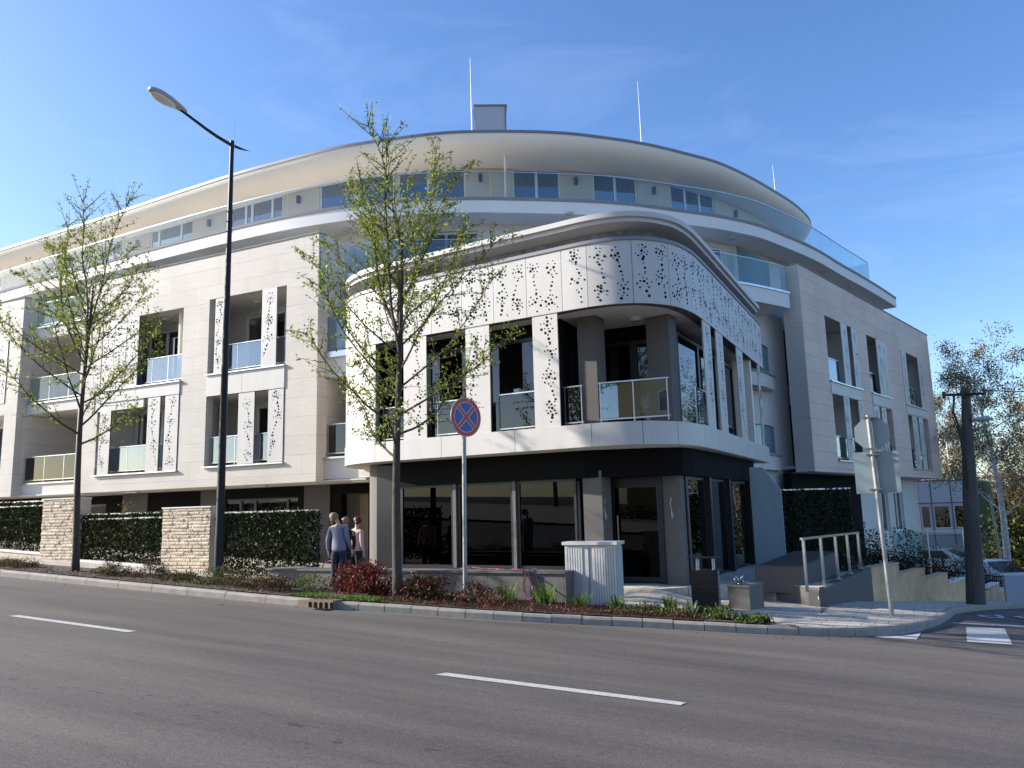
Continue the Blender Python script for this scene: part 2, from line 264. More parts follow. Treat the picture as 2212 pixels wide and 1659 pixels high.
# ---------------------------------------------------------------- mesh helpers
WOFF = {}
def off_of(o): return WOFF.get(o.name, Vector((0, 0, 0))) if o else Vector((0, 0, 0))
class Fr:
    """wall frame: origin on plan, u along, n outward, z up"""
    def __init__(s, p, d):
        l = math.hypot(*d); s.p = p; s.d = (d[0]/l, d[1]/l); s.n = (s.d[1], -s.d[0])
    def P(s, u, n, z): return (s.p[0]+s.d[0]*u+s.n[0]*n, s.p[1]+s.d[1]*u+s.n[1]*n, z)
class MB:
    def __init__(s): s.v = []; s.f = []; s.mi = []; s.m = []; s.cur = 0
    def mat(s, name):
        if name not in s.m: s.m.append(name)
        s.cur = s.m.index(name); return s
    def add(s, vs_, fs):
        b = len(s.v); s.v += [tuple(x) for x in vs_]; s.f += [tuple(b+i for i in f) for f in fs]; s.mi += [s.cur]*len(fs)
    BF = [(0, 3, 2, 1), (4, 5, 6, 7), (0, 1, 5, 4), (1, 2, 6, 5), (2, 3, 7, 6), (3, 0, 4, 7)]
    def hexa(s, pts): s.add(pts, s.BF)
    def box(s, x0, x1, y0, y1, z0, z1): s.hexa([(x0, y0, z0), (x1, y0, z0), (x1, y1, z0), (x0, y1, z0), (x0, y0, z1), (x1, y0, z1), (x1, y1, z1), (x0, y1, z1)])
    def fbox(s, fr, u0, u1, n0, n1, z0, z1):
        s.hexa([fr.P(u0, n1, z0), fr.P(u1, n1, z0), fr.P(u1, n0, z0), fr.P(u0, n0, z0), fr.P(u0, n1, z1), fr.P(u1, n1, z1), fr.P(u1, n0, z1), fr.P(u0, n0, z1)])
    def prism(s, pts, z0, z1):
        n = len(pts); s.add([(*p, z0) for p in pts]+[(*p, z1) for p in pts], [tuple(range(n))[::-1], tuple(range(n, 2*n))]+[(i, (i+1) % n, n+(i+1) % n, n+i) for i in range(n)])
    def grid(s, rows, closed=False):
        h = len(rows); w = len(rows[0]); vs_ = [p for r in rows for p in r]; fs = []
        for i in range(h-1):
            for j in range(w-(0 if closed else 1)): k = (j+1) % w; fs.append((i*w+j, i*w+k, (i+1)*w+k, (i+1)*w+j))
        s.add(vs_, fs)
    def tube(s, pts, r, n=8, caps=True):
        pts = [Vector(p) for p in pts]; rs = r if isinstance(r, (list, tuple)) else [r]*len(pts); rows = []
        up = None
        for i, p in enumerate(pts):
            d = (pts[min(i+1, len(pts)-1)]-pts[max(i-1, 0)])
            if d.length < 1e-6: d = Vector((0, 0, 1))
            d.normalize()
            if up is None:
                a = Vector((0, 0, 1)) if abs(d.z) < 0.9 else Vector((1, 0, 0)); up = (a-d*a.dot(d)).normalized()
            else:
                up = (up-d*up.dot(d)); up = up.normalized() if up.length > 1e-5 else Vector((1, 0, 0))
            sd_ = d.cross(up); rows.append([tuple(p+(up*math.cos(2*math.pi*k/n)+sd_*math.sin(2*math.pi*k/n))*rs[i]) for k in range(n)])
        b = len(s.v); s.grid(rows, closed=True)
        if caps:
            s.f += [tuple(b+k for k in range(n))[::-1], tuple(b+(len(pts)-1)*n+k for k in range(n))]; s.mi += [s.cur]*2
    def cyl(s, x, y, z0, z1, r, n=20, r1=None): s.tube([(x, y, z0), (x, y, z1)], [r, r if r1 is None else r1], n)
    def lathe(s, prof, c, n=20, M=None):
        rows = []
        for (r, z) in prof:
            row = [Vector((r*math.cos(2*math.pi*k/n), r*math.sin(2*math.pi*k/n), z)) for k in range(n)]
            if M: row = [M @ p for p in row]
            rows.append([(p.x+c[0], p.y+c[1], p.z+c[2]) for p in row])
        s.grid(rows, closed=True)
    def ell(s, c, r, n=12, m=8, jit=0, rng=random):
        rows = []
        for i in range(m+1):
            a = -math.pi/2+math.pi*i/m; rows.append([(c[0]+r[0]*math.cos(a)*math.cos(2*math.pi*k/n)*(1+rng.uniform(-jit, jit)), c[1]+r[1]*math.cos(a)*math.sin(2*math.pi*k/n)*(1+rng.uniform(-jit, jit)), c[2]+r[2]*math.sin(a)) for k in range(n)])
        s.grid(rows, closed=True)
    def build(s, name, parent=None, smooth=False, loc=None, angle=None):
        me = bpy.data.meshes.new(name); o_ = off_of(parent) if loc is None else Vector(loc)
        v = np.array(s.v, dtype=np.float32).reshape(-1, 3)-np.array(o_, dtype=np.float32)
        me.from_pydata(v.tolist(), [], s.f); 
        for mn in (s.m or ['white_render']): me.materials.append(MATS[mn])
        me.polygons.foreach_set('material_index', s.mi); me.update()
        if smooth:
            me.polygons.foreach_set('use_smooth', [True]*len(me.polygons))
            if angle: me.set_sharp_from_angle(angle=rad(angle))
        ob = bpy.data.objects.new(name, me); COL.objects.link(ob)
        if parent: ob.parent = parent; WOFF[ob.name] = o_
        elif loc is not None: ob.location = loc
        return ob
def thing(name, label, cat, loc=(0, 0, 0), group=None):
    o = bpy.data.objects.new(name, None); COL.objects.link(o); o.location = loc; o.empty_display_size = 0.3
    WOFF[o.name] = Vector(loc); o['label'] = label; o['category'] = cat
    if group: o['group'] = group
    return o
def tag(o, label, cat, group=None, kind=None):
    o['label'] = label; o['category'] = cat
    if group: o['group'] = group
    if kind: o['kind'] = kind
    return o
def structure(o): o['kind'] = 'structure'; return o

class Path:
    def __init__(s, pts, smooth=True, step=0.25):
        if smooth:
            q = []
            n = len(pts)
            for i in range(n-1):
                p0, p1, p2, p3 = pts[max(i-1, 0)], pts[i], pts[i+1], pts[min(i+2, n-1)]
                L = math.dist(p1, p2); k = max(1, int(L/step))
                for j in range(k):
                    t = j/k; q.append(tuple(0.5*((2*b)+(-a+c)*t+(2*a-5*b+4*c-d)*t*t+(-a+3*b-3*c+d)*t**3) for a, b, c, d in zip(p0, p1, p2, p3)))
            q.append(tuple(pts[-1])); pts = q
        s.p = [tuple(p) for p in pts]; s.a = [0]
        for i in range(1, len(s.p)): s.a.append(s.a[-1]+math.dist(s.p[i], s.p[i-1]))
        s.len = s.a[-1]
    def at(s, a):
        a = min(max(a, 0), s.len); i = int(np.searchsorted(s.a, a)); i = min(max(i, 1), len(s.p)-1)
        t = (a-s.a[i-1])/max(1e-9, s.a[i]-s.a[i-1]); p, q = s.p[i-1], s.p[i]
        l = math.dist(p, q); d = ((q[0]-p[0])/l, (q[1]-p[1])/l)
        return (p[0]+(q[0]-p[0])*t, p[1]+(q[1]-p[1])*t), d
    def by_s(s, x):
        if x <= s.p[0][0] and min(p[0] for p in s.p) >= x: return 0.0
        for i in range(1, len(s.p)):
            if s.p[i-1][0] < x <= s.p[i][0]: t = (x-s.p[i-1][0])/(s.p[i][0]-s.p[i-1][0]); return s.a[i-1]+t*(s.a[i]-s.a[i-1])
        return s.len
    def off(s, d):
        q = []
        n = len(s.p)
        for i in range(n):
            a, b = s.p[max(i-1, 0)], s.p[min(i+1, n-1)]; l = math.dist(a, b) or 1
            q.append((s.p[i][0]+(b[1]-a[1])/l*d, s.p[i][1]-(b[0]-a[0])/l*d))
        return Path(q, smooth=False)
    def sub(s, a0, a1, step=0.3):
        k = max(1, int((a1-a0)/step)); return Path([s.at(a0+(a1-a0)*i/k)[0] for i in range(k+1)], smooth=False)
def sweep(mb, path, prof, caps=True, closed=True):
    """prof: (outward offset, z) points; solid bar along path"""
    n = len(path.p); rows = []
    for i in range(n):
        a, b = path.p[max(i-1, 0)], path.p[min(i+1, n-1)]; l = math.dist(a, b) or 1; nx, ny = (b[1]-a[1])/l, -(b[0]-a[0])/l
        rows.append([(path.p[i][0]+nx*o, path.p[i][1]+ny*o, z) for o, z in prof])
    b0 = len(mb.v); mb.grid(rows, closed=closed); w = len(prof)
    if caps and closed:
        mb.f += [tuple(b0+k for k in range(w)), tuple(b0+(n-1)*w+k for k in range(w))[::-1]]; mb.mi += [mb.cur]*2
def bar(mb, path, o0, o1, z0, z1): sweep(mb, path, [(o1, z0), (o1, z1), (o0, z1), (o0, z0)])

def wall_open(mb, fr, u0, u1, z0, z1, th, ops):
    """wall slab, front at n=0, back at n=-th, rectangular openings (u0,u1,z0,z1)"""
    us = sorted(set([u0, u1]+[a for o in ops for a in o[:2]])); zs = sorted(set([z0, z1]+[a for o in ops for a in o[2:]]))
    def inside(u, z): return any(o[0] < u < o[1] and o[2] < z < o[3] for o in ops)
    def solid(i, j): return 0 <= i < len(us)-1 and 0 <= j < len(zs)-1 and not inside((us[i]+us[i+1])/2, (zs[j]+zs[j+1])/2)
    for i in range(len(us)-1):
        for j in range(len(zs)-1):
            if not solid(i, j): continue
            a, b, c, d = us[i], us[i+1], zs[j], zs[j+1]
            P = fr.P
            mb.add([P(a, 0, c), P(b, 0, c), P(b, 0, d), P(a, 0, d)], [(0, 1, 2, 3)]); mb.add([P(a, -th, c), P(b, -th, c), P(b, -th, d), P(a, -th, d)], [(3, 2, 1, 0)])
            if not solid(i-1, j): mb.add([P(a, 0, c), P(a, 0, d), P(a, -th, d), P(a, -th, c)], [(0, 1, 2, 3)])
            if not solid(i+1, j): mb.add([P(b, 0, c), P(b, -th, c), P(b, -th, d), P(b, 0, d)], [(0, 1, 2, 3)])
            if not solid(i, j-1): mb.add([P(a, 0, c), P(a, -th, c), P(b, -th, c), P(b, 0, c)], [(0, 1, 2, 3)])
            if not solid(i, j+1): mb.add([P(a, 0, d), P(b, 0, d), P(b, -th, d), P(a, -th, d)], [(0, 1, 2, 3)])

def window(parent, fr, u0, u1, z0, z1, n=0.0, bars=(), frame='frame_white', pane='window_glass', fw=0.07, curtain=None, name='window', back=True):
    """framed glazing; bars = mullion positions as fractions"""
    m = MB().mat(frame); d = 0.07
    m.fbox(fr, u0, u1, n-d, n, z0, z0+fw); m.fbox(fr, u0, u1, n-d, n, z1-fw, z1)
    m.fbox(fr, u0, u0+fw, n-d, n, z0+fw, z1-fw); m.fbox(fr, u1-fw, u1, n-d, n, z0+fw, z1-fw)
    for b in bars: uc = u0+(u1-u0)*b; m.fbox(fr, uc-fw*.75, uc+fw*.75, n-d, n+0.004, z0+fw, z1-fw)
    w = m.build(name, parent)
    g = MB().mat(pane); g.fbox(fr, u0+fw, u1-fw, n-0.045, n-0.035, z0+fw, z1-fw); g.build('pane', w)
    if back:
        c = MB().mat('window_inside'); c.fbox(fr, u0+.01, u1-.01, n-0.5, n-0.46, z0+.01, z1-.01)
        if curtain:
            c.mat(curtain)
            for (a, b) in ((0.03, 0.30), (0.62, 0.97)):
                k = 14; P = []
                for j in range(k+1): P.append((u0+(u1-u0)*(a+(b-a)*j/k), n-0.30+0.05*(j % 2)))
                c.grid([[fr.P(u, nn, z0+.03) for u, nn in P], [fr.P(u, nn, z1-.05) for u, nn in P]])
        c.build('room_back', w)
    return w

def holes(W, H, rng, margin=0.07):
    """perforation pattern: flower clusters joined by meandering chains; returns (u,z,r) from the lower left"""
    out = []
    ncol = max(1, round(W/0.62)); cw = W/ncol
    for c in range(ncol):
        cx = cw*(c+.5); z = H-rng.uniform(.12, .28); x = cx+rng.uniform(-.1, .1)*cw
        R_ = min(cw*.38, 0.18)
        while z > 0.14:
            R = R_*rng.uniform(.8, 1.0); zc = z-R*.6
            if zc-R < 0.05: break
            out.append((x, zc, 0.034 if R > .12 else .024)); a0_ = rng.uniform(0, 6.28)
            for n_, rr in ((5, .52), (9, 1.0)) if R > .10 else ((7, .9),):
                for i in range(n_):
                    if rng.random() < .2: continue
                    a = a0_+i*6.283/n_+rng.uniform(-.12, .12); q = R*rr*rng.uniform(.93, 1.05); out.append((x+q*math.cos(a), zc+q*math.sin(a), rng.choice([.016, .017, .020, .024, .033])))
            z = zc-R-.05; dx = rng.choice((-1, 1))*rng.uniform(.015, .04)
            for i in range(rng.randint(3, 5)):
                if z < 0.08: break
                x = min(max(x+dx+rng.uniform(-.025, .025), cw*c+.09), cw*(c+1)-.09); out.append((x, z, rng.choice([.019, .022, .030, .036]))); z -= rng.uniform(.085, .125)
            x = min(max(x+rng.uniform(-.08, .08)*cw, cw*c+R_+.03), cw*(c+1)-R_-.03) if cw > 2*R_+.08 else cx
    return [(u, z, r) for u, z, r in out if margin*.5+r < u < W-margin*.5-r and 0.03+r < z < H-.03-r]
def disc(mb, P, N_, T, r, k=8):
    """small dark disc at P, tangent T (plan), normal N_ (plan)"""
    vs_ = [(P[0]+T[0]*r*math.cos(2*math.pi*i/k), P[1]+T[1]*r*math.cos(2*math.pi*i/k), P[2]+r*math.sin(2*math.pi*i/k)) for i in range(k)]
    mb.add(vs_, [tuple(range(k))])
def perf_panel(parent, fr, u0, u1, z0, z1, n=0.05, th=0.035, seed=0, name='perforated_panel'):
    rng = random.Random(seed); m = MB().mat('white_panel'); m.fbox(fr, u0, u1, n-th, n, z0, z1)
    m.mat('joint_dark'); m.fbox(fr, u1, u1+.012, n-th, n-.003, z0, z1)
    m.mat('hole_black')
    for (u, z, r) in holes(u1-u0, z1-z0, rng):
        disc(m, fr.P(u0+u, n+.003, z0+z), fr.n, fr.d, r)
    return m.build(name, parent)
def perf_curve(parent, path, a0, a1, z0, z1, o=0.0, th=0.03, seed=0, pattern=True, name='perforated_panel'):
    rng = random.Random(seed); m = MB().mat('white_panel'); g = 0.006
    sp = path.sub(a0+g, a1-g, 0.12); bar(m, sp, o-th, o, z0, z1)
    if pattern:
        m.mat('hole_black')
        for (u, z, r) in holes(a1-a0, z1-z0, rng):
            p, d = path.at(a0+u); nn = (d[1], -d[0]); disc(m, (p[0]+nn[0]*(o+.004), p[1]+nn[1]*(o+.004), z0+z), nn, d, r)
    ob = m.build(name, parent, smooth=True, angle=30)
    return ob
def railing(parent, fr, u0, u1, z0, n=0.0, h=0.95, posts=3, glass='loggia_glass', top=0.035, endgap=0.0):
    m = MB().mat('steel'); m.fbox(fr, u0, u1, n-.02, n+.025, z0+h-.014, z0+h+.014); m.fbox(fr, u0, u1, n-.012, n+.02, z0+.08, z0+.11)
    for i in range(posts): u = u0+.04+(u1-u0-.08)*i/(posts-1); m.fbox(fr, u-.012, u+.012, n-.02, n+.015, z0, z0+h)
    r = m.build('railing', parent); g = MB().mat(glass); g.fbox(fr, u0+.02, u1-.02, n+.001, n+.009, z0+.12, z0+h-.03); g.build('glass_panel', r)
    return r
def ceiling_light(parent, x, y, z, r=0.14):
    m = MB().mat('lamp_glass'); m.lathe([(0.001, -.07), (r*.8, -.065), (r, -.03), (r, 0)], (x, y, z), 16); return m.build('ceiling_light', parent, smooth=True, angle=50)
# ---------------------------------------------------------------- terrain
def sm(a, b, x): t = min(1, max(0, (x-a)/(b-a))); return t*t*(3-2*t)
def H(s, t):
    sc = min(max(s, -60), 25); tt = min(max(t, -30), 60)
    e = 0.052*max(0, min(t, 39)-20.3)
    return -0.049*sc-0.035*tt-e
def PV(s, t):
    b = H(s, t)+0.12
    w = sm(15.4, 17.4, t)*sm(-4.2, -5.4, s)*sm(-17, -15, s)
    return b+(0.0-b)*w
KERB = Path([(-60, 11.7), (-40, 11.7), (-28, 11.68), (-16, 11.65), (-10.4, 11.72), (-9.2, 11.88), (-8.1, 12.1), (-6.8, 12.35), (-5.8, 12.62), (-4.3, 13.2), (-2.9, 13.62), (-2.18, 13.9), (-1.49, 14.28), (-.85, 14.9), (-.3, 15.9), (.15, 17.3), (.45, 19.2), (.75, 21.5), (1.6, 26), (3.6, 34), (5.6, 42)])
def lin(a, b, n): return [a+(b-a)*i/n for i in range(n+1)]

m = MB().mat('soil')
xs = [-900, -400, -150, -80]+lin(-60, 30, 45)+[60, 150, 400, 900]; ys = [-900, -300, -100, -50]+lin(-30, 62, 46)+[100, 250, 900]
m.grid([[(x, y, H(x, y)-0.30-(0.02*min(max(0, y-62), 140))) for x in xs] for y in ys]); structure(m.build('ground'))
m = MB().mat('asphalt')
m.grid([[(x, y, H(x, y)) for x in lin(-60, 40, 100)] for y in lin(-8, 20, 28)]+[[(x, y, H(x, y)) for x in lin(-60, 40, 100)] for y in lin(20.5, 62, 60)])
structure(m.build('road'))
# opposite pavement behind the camera
m = MB().mat('pavers'); m.grid([[(x, y, H(x, y)+0.12) for x in lin(-60, 40, 50)] for y in lin(-16, -1.2, 8)]); structure(m.build('far_pavement'))
# pavement on the building side
m = MB().mat('pavers'); rows = []
KI = KERB.off(-0.02)
sub = KI.sub(0, KI.len, 0.3)
for (x, y) in sub.p:
    # row from the kerb towards the building
    i = sub.p.index((x, y)); a, b = sub.p[max(i-1, 0)], sub.p[min(i+1, len(sub.p)-1)]
    if x < -1.6: ex, ey = x, 24.0
    else: w = sm(-1.6, 1.2, x); ex, ey = x-1.0-6*w, 24.0+max(0, y-15)*0.9
    rows.append([(x+(ex-x)*k/40, y+(ey-y)*k/40, PV(x+(ex-x)*k/40, y+(ey-y)*k/40)) for k in range(41)])
m.grid(rows); structure(m.build('pavement'))
# kerb stones
m = MB().mat('kerb_concrete'); a = 0; rng = random.Random(5)
while a < KERB.len-0.2:
    p_, _ = KERB.at(a); ln = 1.0 if p_[0] < -9.5 else 0.5
    q = KERB.sub(a+.006, min(a+ln, KERB.len)-.006, 0.25)
    if not (-10.3 < p_[0]+ln*.5 < -9.6):
        rws = []; n = len(q.p); j = rng.uniform(-.004, .004)
        for i in range(n):
            A, B = q.p[max(i-1, 0)], q.p[min(i+1, n-1)]; l = math.dist(A, B); nx, ny = (B[1]-A[1])/l, -(B[0]-A[0])/l
            rws.append([(q.p[i][0]+nx*o, q.p[i][1]+ny*o, H(*q.p[i])+z+j) for o, z in ((0.005, -.15), (0.0, .10), (-.03, .135), (-.15, .135), (-.15, -.1))])
        b0 = len(m.v); m.grid(rws, closed=True); m.f += [tuple(b0+k for k in range(5)), tuple(b0+(n-1)*5+k for k in range(5))[::-1]]; m.mi += [0]*2
    a += ln
structure(m.build('kerb'))
# gutter dirt strip
m = MB().mat('gutter_grit'); m.grid([[(KERB.off(.02).p[i][0], KERB.off(.02).p[i][1], H(*KERB.p[i])+.004), (KERB.off(.16).p[i][0], KERB.off(.16).p[i][1], H(*KERB.p[i])+.004)] for i in range(0, len(KERB.p), 2)]); structure(m.build('gutter_strip'))
# painted marks
def sheet(name, quads, mn='road_paint', dz=0.006):
    m = MB().mat(mn)
    for q in quads:
        (x0, y0), (x1, y1), (x2, y2), (x3, y3) = q; rws = []
        for i in range(9):
            f = i/8; A = (x0+(x3-x0)*f, y0+(y3-y0)*f); B = (x1+(x2-x1)*f, y1+(y2-y1)*f)
            rws.append([(A[0]+(B[0]-A[0])*k/8, A[1]+(B[1]-A[1])*k/8, H(A[0]+(B[0]-A[0])*k/8, A[1]+(B[1]-A[1])*k/8)+dz) for k in range(9)])
        m.grid(rws)
    return m.build(name)
for k in range(-6, 4):
    s0 = -4.85+k*7.5+0.02
    if k < -1: s0 -= 0.0
    structure(sheet('lane_marking', [[(s0, 7.74), (s0+2.66, 7.87), (s0+2.68, 8.02), (s0+.04, 7.91)] if k == 0 else [(s0, 7.74), (s0+2.6, 7.74), (s0+2.6, 7.89), (s0, 7.89)]]))
structure(sheet('crosswalk_stripe', [[(-.78, 14.75), (-.16, 14.95), (-.04, 16.75), (-.74, 16.1)]]))
for k in range(4):
    x = .56+1.24*k; structure(sheet('crosswalk_stripe', [[(x, 15.2), (x+.64, 15.38), (x+.74, 17.9), (x+.1, 17.6)]]))
structure(sheet('stop_line', [[(.38, 18.1), (7.5, 20.2), (7.5, 20.42), (.40, 18.34)]]))
# STOP lettering, facing drivers who come down the side street (reads upside down from here)
cu = bpy.data.curves.new('stop_text', 'FONT'); cu.body = 'STOP'; cu.size = 1.0; cu.space_character = 1.15; to = bpy.data.objects.new('t', cu); COL.objects.link(to)
dg = bpy.context.evaluated_depsgraph_get(); me = bpy.data.meshes.new_from_object(to.evaluated_get(dg)); bpy.data.objects.remove(to)
bm = bmesh.new(); bm.from_mesh(me); bmesh.ops.triangulate(bm, faces=bm.faces); bmesh.ops.subdivide_edges(bm, edges=bm.edges, cuts=1)
xs_ = [v.co.x for v in bm.verts]; w_ = max(xs_); hmax = max(v.co.y for v in bm.verts)
for v in bm.verts:
    X = 1.0+(w_-v.co.x)*3.0/w_; Y = 21.3-v.co.y/hmax*1.4; v.co = (X, Y+0.27*(X-1), H(X, Y)+.008)
bmesh.ops.recalc_face_normals(bm, faces=bm.faces); bm.to_mesh(me); bm.free(); me.materials.clear(); me.materials.append(MATS['road_paint'])
to = bpy.data.objects.new('stop_lettering', me); COL.objects.link(to); structure(to)
# planting strip soil
STRIP_IN = [(-60, 13.0), (-20, 13.0), (-14.6, 13.15), (-13.4, 13.6), (-12, 13.75), (-9, 13.95), (-6, 14.1), (-5.0, 14.35), (-4.3, 14.6), (-3.4, 14.75), (-2.6, 14.35), (-1.9, 14.02)]
def strip_in(x):
    for i in range(1, len(STRIP_IN)):
        if x <= STRIP_IN[i][0]: a, b = STRIP_IN[i-1], STRIP_IN[i]; return a[1]+(b[1]-a[1])*(x-a[0])/(b[0]-a[0])
    return 14.0
def kerb_t(x): return KERB.at(KERB.by_s(x))[0][1]
m = MB().mat('soil'); m.grid([[(x, kerb_t(x)+.16+(strip_in(x)-kerb_t(x)-.16)*k/6, PV(x, kerb_t(x))+.03) for k in range(7)] for x in lin(-60, -1.9, 200)]); structure(m.build('planting_bed'))

# ================================================================= the building
BO = (-12, 24, 0)
B = thing('apartment_building', 'pale stone apartment building with sweeping curved roof and rounded white perforated corner', 'building', BO)
F1, F2, F3, F4 = 3.45, 6.45, 9.45, 12.45
def part(m, name, parent=None, **k): return m.build(name, parent or B, **k)
FRT = Fr((0, 19.3), (1, 0))
# main stone front
ops = [(-26.4, -22.2, 3.36, 5.97), (-26.36, -22.18, 6.44, 9.02), (-20.95, -17.53, 6.52, 9.12), (-20.95, -17.53, 3.42, 5.76)]
m = MB().mat('travertine_front'); wall_open(m, FRT, -27.5, -16.24, 2.75, 10.66, 0.3, ops)
m.mat('travertine_side'); m.box(-16.54, -16.24, 19.6, 22.4, 2.75, 10.66); part(m, 'stone_facade')
m = MB().mat('travertine_front'); wall_open(m, FRT, -48, -31.18, 2.75, 10.66, 0.3, [(-36, -31.95, 6.44, 9.02), (-36, -31.95, 3.36, 5.97)])
m.mat('travertine_side'); m.box(-31.48, -31.18, 19.6, 22.4, 2.75, 10.66); part(m, 'stone_facade')
m = MB().mat('gravel_grey'); m.fbox(FRT, -27.5, -16.2, -.33, .03, 10.66, 10.70); m.fbox(FRT, -48, -31.16, -.33, .03, 10.66, 10.70); part(m, 'parapet_cap')
# spandrels and sills
def sp(u0, u1, z0, z1, sz):
    m = MB().mat('white_panel'); mid = (u0+u1)/2-.1; m.fbox(FRT, u0+.01, mid-.005, -.1, .035, z0, z1); m.fbox(FRT, mid+.005, u1-.01, -.1, .035, z0, z1); part(m, 'spandrel_panel')
def sill(fr, u0, u1, z, p=B, o=.09): m = MB().mat('steel'); m.fbox(fr, u0-.02, u1+.02, -.25, o, z-.045, z); part(m, 'sill', p)
sp(-26.4, -22.2, 5.97, 6.385, 0); sp(-20.95, -17.53, 5.76, 6.46, 0)
for a, b, z in ((-26.4, -22.2, 3.36), (-26.36, -22.18, 6.435), (-20.95, -17.53, 3.41), (-20.95, -17.53, 6.51)): sill(FRT, a, b, z)
def loggia(u0, u1, z0, z1, dep, wu0, wu1, bars, rail=None, light=True, curtain=None, fr=FRT, posts=3, wt=None, ext=0):
    """recess behind an opening: floor, sides, ceiling, back wall with glazed door"""
    m = MB().mat('white_render'); t = .1; P = fr; o0 = u0; u0 = u0-ext
    m.fbox(P, u0-t, u0, -dep, -.3, z0-t, z1+t); m.fbox(P, u1, u1+t, -dep, -.3, z0-t, z1+t); m.fbox(P, u0, u1, -dep, -.3, z0-t, z0-.004); m.fbox(P, u0, u1, -dep, -.3, z1, z1+t)
    wt = wt or z1-.22
    for a, b, c, d in ((u0, wu0, z0, z1), (wu1, u1, z0, z1), (wu0, wu1, wt, z1)):
        if b-a > .02: m.fbox(P, a, b, -dep-.2, -dep, c, d)
    l = part(m, 'loggia')
    window(B, fr, wu0, wu1, z0+.03, wt, n=-dep-.06, bars=bars, curtain=curtain)
    if light: p = fr.P((u0+u1)/2+.35, -dep/2, z1); ceiling_light(l, p[0], p[1], z1)
    if rail: railing(B, fr, rail[0], rail[1], z0+.02, n=-.2, posts=posts)
loggia(-26.36, -22.18, 6.44, 9.02, 1.5, -26.2, -22.3, (.12, .36, .62, .86), rail=(-26.3, -22.22), posts=6)
loggia(-26.4, -22.2, 3.36, 5.97, 1.5, -26.25, -23.6, (.1, .52), rail=(-26.3, -22.3), posts=4, light=False)
loggia(-20.95, -17.53, 6.52, 9.12, 1.9, -21.15, -18.2, (.25, .62), rail=(-20.9, -17.6), posts=4, wt=8.95, ext=1.7)
loggia(-20.95, -17.53, 3.42, 5.76, 1.9, -20.55, -18.0, (.5,), rail=(-20.9, -17.6), posts=4, light=False, wt=5.6, ext=1.7)
loggia(-36, -31.95, 6.44, 9.02, 1.2, -35, -33, (.5,)); loggia(-36, -31.95, 3.36, 5.97, 1.2, -35, -33, (.5,))
sd_ = 11
for a, b, z0, z1 in ((-26.22, -25.63, 3.37, 5.66), (-23.74, -23.13, 3.37, 5.955), (-22.88, -22.23, 3.37, 5.955), (-26.28, -25.66, 6.445, 9.0), (-25.64, -25.03, 6.445, 9.0), (-25.01, -24.39, 6.445, 9.0),
                     (-20.64, -20.26, 6.53, 9.09), (-18.55, -17.92, 6.53, 9.11), (-19.47, -18.78, 3.43, 5.745), (-18.19, -17.56, 3.43, 5.745), (-32.7, -32.0, 6.445, 9.0)):
    sd_ += 1; perf_panel(B, FRT, a, b, z0, z1, n=.03 if a < -26 and z0 < 4 else .02, seed=sd_)
m = MB().mat('white_panel'); m.fbox(FRT, -26.4, -24.0, -.06, .0, 5.66, 5.96); part(m, 'lintel_panel')

# bay between the two stone volumes, and recess next to the pavilion
FB = Fr((0, 19.68), (1, 0))
m = MB().mat('white_render')
def one(mn, name, *a, fr=None):
    m = MB().mat(mn)
    if fr: m.fbox(fr, *a)
    else: m.box(*a)
    return part(m, name)
for z0, z1 in ((2.72, 3.20), (5.96, 6.34), (8.95, 9.40)): one('white_render', 'balcony_slab', -31.17, -27.51, -2.3, 0, z0, z1, fr=FB); one('steel', 'balcony_edge_trim', -31.17, -27.51, -.3, .06, z1, z1+.05, fr=FB)
for z0, z1, z2 in ((2.82, 3.44, 3.50), (6.0, 6.62, 6.80)): one('white_render', 'balcony_slab', -16.23, -13.2, -2.6, 0, z0, z1, fr=FB); one('steel', 'balcony_edge_trim', -16.23, -14.6, -.3, .08, z1, z2, fr=FB)
for z in (3.26, 6.40): railing(B, FB, -31.1, -27.55, z, n=-.06, h=1.0, posts=4, glass='dark_glass' if z < 4 else 'rail_glass')
railing(B, FB, -31.1, -27.55, 9.45, n=-.06, h=1.0, posts=3, glass='rail_glass')
railing(B, FB, -16.2, -14.3, 3.52, n=-.1, h=1.0, posts=3, glass='dark_glass')
m = MB().mat('frosted_glass'); m.fbox(FB, -16.2, -15.25, -.1, -.085, 6.82, 7.97); m.fbox(FB, -15.23, -14.3, -.1, -.085, 6.82, 7.97); part(m, 'frosted_screen')
m = MB().mat('white_render'); m.fbox(FB, -31.2, -27.4, -2.6, -2.3, 2.7, 10.4); m.fbox(FB, -27.6, -27.45, -2.3, 0, 2.75, 10.4); part(m, 'bay_wall')
for z in (3.2, 6.34): window(B, Fr((0, 22.0), (1, 0)), -29.6, -27.7, z+.05, z+2.35, n=.08, bars=(.5,))
m = MB().mat('cream_render'); m.fbox(FB, -16.4, -13.2, -2.9, -2.6, 2.75, 9.0); part(m, 'recess_wall')
for z in (3.45, 6.62): window(B, Fr((0, 22.3), (1, 0)), -15.3, -13.6, z+.02, z+2.2, n=.08, bars=(.45,), frame='frame_dark')
m = MB().mat('black_metal'); m.fbox(FB, -30.3, -30.15, -2.3, -2.2, 5.0, 5.25); part(m, 'wall_lamp')

